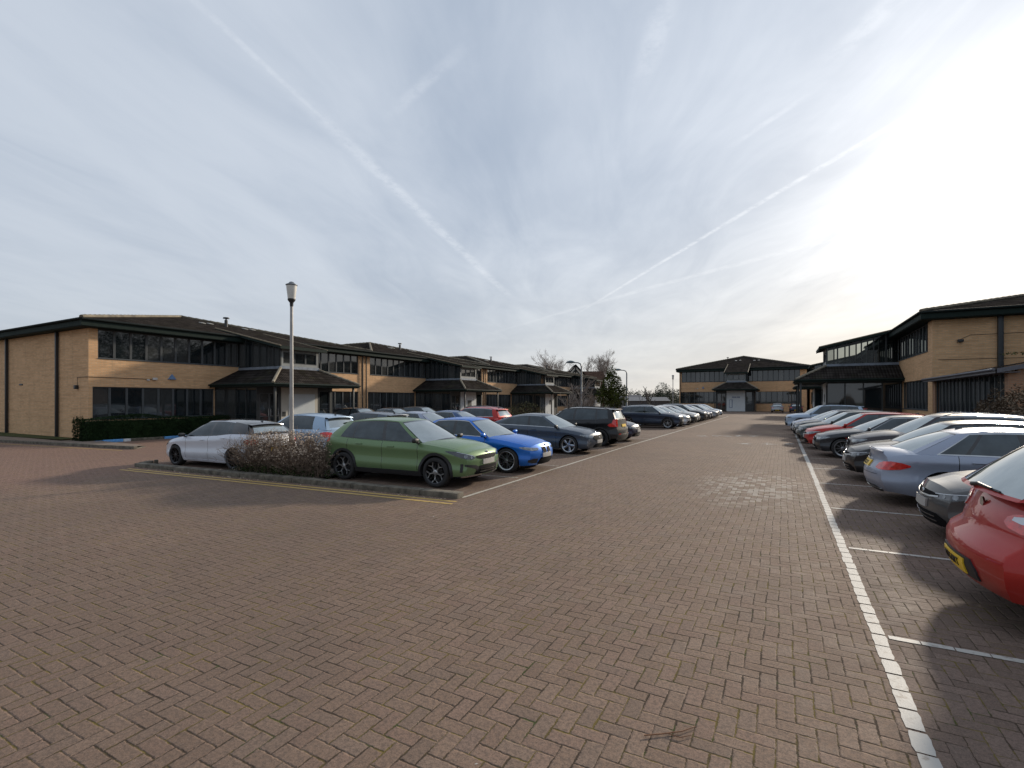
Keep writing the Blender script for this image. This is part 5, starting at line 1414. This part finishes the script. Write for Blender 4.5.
def bt(loc, h, seed, label, mat=GBARK, crown=True, **k):
    t = empty('bare_tree', loc, 0, label, 'tree', 'bare winter trees')
    bare_tree('branches', (0, 0, 0), h, seed, mat, parent=t, **k)
    return t
bt((-33.3, 94, 0), 12.6, 3, 'bare winter tree with wide twigs behind the half timbered gable', levels=5, minr=.011, r0=.15, spread=.45)
bt((-37.8, 92.6, 0), 12.8, 5, 'bare winter tree poking over the left terrace roofs, the left one', levels=5, minr=.011, r0=.15)
bt((-10.6, 27.6, 0), 3.6, 9, 'leafless shrub with fine twigs beside the hooded lamp post', levels=4, minr=.008, first=.1)
bt((-11.0, 31.6, 0), 3.2, 19, 'leafless shrub close behind the small evergreen', levels=4, minr=.008, first=.1)
bt((-11.5, 50.5, 0), 3.7, 12, 'gnarled pollarded tree behind the far row of parked cars', BARK, levels=3, r0=.22, minr=.02, splits=(2, 3))
bt((-11.2, 43.0, 0), 3.6, 33, 'thin leaning sapling right of the smaller hooded lamp', BARK, levels=3, r0=.05, minr=.012, splits=(1, 2), spread=.75)
t = empty('shrub', (-13.6, 26.4, 0), 0, 'low rounded olive green shrub behind the grey liftback', 'shrub')
foliage('leaves', leaf_mat('olive_leaf', (.04, .042, .018), (.10, .095, .045)), [((0, 0, .9), (1.5, 1.2, .85))], 3500, .04, 3, t, .7)
t = empty('shrub', (6.75, 21.6, 0), 0, 'large brown bush in front of the annexe windows', 'bush')
foliage('leaves', leaf_mat('brown_leaf', (.075, .055, .04), (.17, .13, .09)), [((-.1, 1.6, 1.05), (.7, 1.6, 1.1)), ((-.1, -.2, 1.1), (.8, 1.8, 1.2)), ((.1, -2.6, 1.2), (.75, 2.2, 1.3))], 22000, .045, 9, t, .6)
t = empty('evergreen_tree', (-31.7, 153.5, 0), 0, 'distant rounded dark evergreen on the horizon between lamp post and far office', 'tree')
m_ = MB(); m_.tube([(0, 0, 0), (0, 0, 3)], [.3, .2], 6); m_.build('trunk', [BARK], t, 50)
foliage('crown', leaf_mat('far_leaf', (.02, .035, .02), (.04, .06, .03)), [((0, 0, 4.6), (2.3, 2.3, 2.6)), ((.3, 0, 3.2), (2.4, 2.4, 2.2))], 3500, .16, 2, t, .5)
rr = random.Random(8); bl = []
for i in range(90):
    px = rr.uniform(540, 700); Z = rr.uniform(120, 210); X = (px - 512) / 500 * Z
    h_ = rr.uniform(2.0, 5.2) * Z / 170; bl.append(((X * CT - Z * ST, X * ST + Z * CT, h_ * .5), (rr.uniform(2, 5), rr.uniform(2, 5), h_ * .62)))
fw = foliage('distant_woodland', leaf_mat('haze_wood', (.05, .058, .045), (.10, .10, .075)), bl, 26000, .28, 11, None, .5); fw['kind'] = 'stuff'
for (px, Z, w_, h_, c_, lb) in ((648, 105, 9, 2.5, (.17, .17, .175), 'low pale shed roof far off beyond the pollarded tree'), (628, 118, 7, 3.1, (.13, .12, .12), 'low dark shed far off between the two lamp posts')):
    X = (px - 512) / 500 * Z; s_ = empty('shed', (X * CT - Z * ST, X * ST + Z * CT, 0), THETA, lb, 'shed')
    m_ = MB(); m_.box(-w_ / 2, w_ / 2, 0, 5, 0, h_ * .7); m_.build('wall', [simple('shed_wall%d' % px, tuple(x * .6 for x in c_), .8)], s_, recalc=False)
    m_ = MB(); m_.add([(-w_ / 2 - .2, -.2, h_ * .68), (w_ / 2 + .2, -.2, h_ * .68), (w_ / 2 + .2, 2.5, h_), (-w_ / 2 - .2, 2.5, h_), (-w_ / 2 - .2, 5.2, h_ * .68), (w_ / 2 + .2, 5.2, h_ * .68)], [(0, 1, 2, 3), (3, 2, 5, 4)]); m_.build('roof', [simple('shed_roof%d' % px, c_, .6)], s_, recalc=False)
# trees beyond the right edge: the office windows mirror them
for i, (x, y, h_) in enumerate(((18, 29, 13), (20.5, 35.5, 14), (24, 43, 14))):
    t = empty('evergreen_tree', (x, y, 0), 0, ['dark tree beside the annexe, outside the right edge, seen in the left windows', 'taller dark tree mirrored in the office glass', 'farthest dark tree mirrored in the office glass'][i], 'tree')
    m_ = MB(); m_.tube([(0, 0, 0), (.1, 0, h_ * .5)], [.25, .12], 7); m_.build('trunk', [BARK], t, 50)
    foliage('crown', HL, [((0, 0, h_ * .62), (3.2, 3.2, h_ * .36)), ((1.2, 1.5, h_ * .5), (2.6, 2.6, h_ * .3)), ((-1, -1.5, h_ * .48), (2.6, 2.6, h_ * .3))], 9000, .16, 30 + i, t, .5)
m_ = MB(); m_.tube([(-.68, 2.80, .012), (-.60, 2.86, .010), (-.50, 2.94, .010), (-.44, 3.02, .010)], [.004, .004, .003, .002], 5); m_.tube([(-.58, 2.88, .011), (-.50, 2.88, .010), (-.45, 2.93, .009)], [.003, .003, .002], 4)
tw = m_.build('fallen_twig', [simple('red_twig', (.20, .09, .04), .7)]); tag(tw, 'small reddish brown twig lying on the block paving near the camera', 'twig')

# cars ------------------------------------------------------------------------
protos = {}; GRP = 'cars parked in the office car park'
def car(model, col, x, y, head, label, pm=None, metal=.35):
    """head: 0 = nose towards +x, pi = nose towards -x"""
    cname, rgb = col
    pmn = paint(cname, rgb, metal)
    S = SPECS[model]
    if model not in protos:
        r_ = empty('parked_car', (0, 0, 0)); build_car(model, S, pmn, GBK() if S.get('roofblack') else None, r_)
        protos[model] = (r_, pmn); root = r_
    else:
        src, pold = protos[model]; root = copy_tree(src)
        if pold != pmn:
            st = [root]
            while st:
                o = st.pop(); st += kids(o)
                if o.type == 'MESH':
                    for s_ in o.material_slots:
                        if s_.material == pold: s_.link = 'OBJECT'; s_.material = pmn
    root.location = (x, y, 0); root.rotation_euler = (0, 0, head); root.scale = (.975,) * 3
    tag(root, label, 'car', GRP)
    return root
GREEN = ('sage_green', (.15, .24, .105)); BLUE = ('estoril_blue', (.008, .16, .62)); SLATE = ('slate', (.06, .08, .11)); BLACK = ('black', (.008, .008, .010)); INKB = ('ink_blue', (.02, .022, .05))
NAVY = ('navy', (.018, .032, .062)); SILV = ('ice_silver', (.33, .37, .46)); RED = ('signal_red', (.42, .016, .010)); REDB = ('bright_red', (.46, .02, .012)); GREY = ('urano_grey', (.075, .075, .075)); PALE = ('pale_white', (.68, .70, .76)); LBLUE = ('light_blue', (.34, .46, .60)); WHITE = ('white', (.68, .69, .70)); SIL2 = ('silver', (.36, .38, .40)); GGREY = ('green_grey', (.05, .065, .06)); BRNB = ('brown_black', (.035, .026, .03)); MBLUE = ('mid_blue', (.03, .08, .20)); PBLUE = ('powder_blue', (.40, .50, .62)); DGREY = ('dark_grey', (.03, .034, .04))
nL = len
car('crossover', GREEN, -7.87, 9.42, R(3), 'sage green crossover nearest on the left, parked behind the kerb')
car('saloon', BLUE, -7.74, 12.07, R(1), 'bright blue saloon next to the green crossover')
car('liftback', SLATE, -7.86, 17.0, R(0), 'slate grey liftback with pale star wheels beside an empty bay')
car('boxy_suv', BLACK, -5.72 - 2.15, 20.35, pi, 'black boxy SUV parked tail out with tall red lamps')
car('golf', INKB, -5.80 - 2.07, 22.95, R(0), 'dark inky blue hatchback nose out beside the black SUV')
car('suv', NAVY, -5.86 - 2.17, 34.75, 0, 'navy SUV with chrome window line, first after the wide gap')
row = [('hatch', WHITE, 'white hatchback next to the navy SUV'), ('exec_saloon', BLACK, 'black saloon second behind the navy SUV in the far left row'), ('golf', WHITE, 'white hatchback between two black cars in the far left row'), ('suv', DGREY, 'dark grey SUV in the middle of the far left row'), ('saloon', NAVY, 'navy saloon in the far left row before a dark hatchback'),
       ('liftback', MBLUE, 'mid blue liftback in the far left row'), ('hatch', SIL2, 'silver hatchback third from the far end of the left row'), ('golf', BLACK, 'black hatchback second from the far end of the left row'), ('small_hatch', PBLUE, 'powder blue small hatchback ending the far left row')]
for i, (m_, c_, lb) in enumerate(row):
    car(m_, c_, -5.82 - SPECS[m_].get('L', 4.28) * .4875 + .12 * math.sin(i * 2.3), 37.5 + 2.75 * i, 0, lb)
# second row, tails towards the hedge
wh = car('sport_hatch', PALE, -14.19, 8.92, pi + R(3), 'pale lilac white hatchback with black roof and black wheels', metal=.15)
wh.scale = (.93, .95, .93)
car('hatch', LBLUE, -14.5, 11.75, pi, 'light blue hatchback half hidden behind the lamp post')
for m_, c_, y, lb in (('golf', SLATE, 14.5, 'slate hatchback hidden behind the green crossover, only its roof showing'), ('saloon', SILV, 17.2, 'white saloon behind the green crossover, only its roof showing'), ('saloon', MBLUE, 19.7, 'mid blue saloon seen over the bright blue one'), ('suv', REDB, 22.3, 'red SUV seen between the bright blue saloon and the slate liftback')):
    car(m_, c_, -14.4, y, pi, lb)
for m_, c_, x, y, lb in (('hatch', DGREY, -21.6, 21.5, 'dark grey hatchback near the terrace behind the green crossover'), ('liftback', BLACK, -21.6, 24.3, 'black liftback near the terrace, middle of three distant roofs'), ('golf', GREY, -21.6, 27.2, 'grey hatchback near the terrace in front of the second porch'), ('hatch', NAVY, -21.7, 35.5, 'navy hatchback parked near the third porch')):
    car(m_, c_, x, y, 0, lb)
# right row
rc = car('wedge_hatch', RED, 1.40 + 2.12, 6.02, R(0), 'red small hatchback with yellow rear plate at the right edge')
rc.scale = (1.06, 1.04, 1.07)
car('golf', GREY, 1.70 + 2.07, 8.92, pi, 'dark grey hatchback nose out between the red hatch and silver saloon')
car('exec_saloon', SILV, 1.38 + 2.27, 11.72, 0, 'ice silver saloon parked tail out with chrome window line')
car('golf', BLACK, 1.30 + 2.07, 14.55, pi, 'black hatchback nose just showing beyond the silver saloon')
car('suv', BRNB, 1.62 + 2.17, 17.3, pi, 'brown black SUV whose long roof shows over the silver saloon')
car('exec_saloon', DGREY, .92 + 2.27, 20.1, pi, 'dark grey saloon nose out beside the red hatchback in the right row')
car('hatch', REDB, .72 + 2.08, 22.9, pi, 'bright red hatchback nose out in the middle of the right row')
car('golf', GGREY, .52 + 2.07, 25.6, pi, 'green grey hatchback beyond the bright red one')
car('hatch', DGREY, .42 + 2.08, 28.4, pi, 'dark grey hatchback in the far part of the right row')
car('liftback', SILV, .36 + 2.18, 31.1, pi, 'ice blue liftback in the far part of the right row')
car('boxy_suv', PBLUE, .12 + 2.15, 36.0, pi, 'powder blue SUV with dark windows ending the right row')
car('hatch', RED, .9 + 2.1, 39.5, pi, 'dark red hatchback behind the powder blue SUV')
car('small_hatch', SIL2, -.75, 85.5, pi / 2, 'silver small car with its tail to us by the far office')
car('golf', INKB, 1.7, 85.7, pi / 2, 'dark hatchback by the far office beside the silver small car')

# camera ---------------------------------------------------------------
cd = bpy.data.cameras.new('camera'); co = bpy.data.objects.new('camera', cd); COL.objects.link(co)
cd.sensor_width = 36; cd.lens = 500 / 1024 * 36; cd.clip_end = 3000; cd.clip_start = .05
co.location = (0, 0, CAM_H); co.rotation_euler = (R(90), 0, THETA)
cd.shift_y = 16 / 1024
SC.camera = co
vs_ = SC.view_settings; vs_.view_transform = 'Standard'; vs_.look = 'None'; vs_.exposure = .38; vs_.gamma = 1; vs_.use_curve_mapping = False
SC.cycles.max_bounces = 6; SC.cycles.glossy_bounces = 3; SC.cycles.diffuse_bounces = 3; SC.cycles.caustics_reflective = False; SC.cycles.caustics_refractive = False
SC.cycles.use_denoising = True
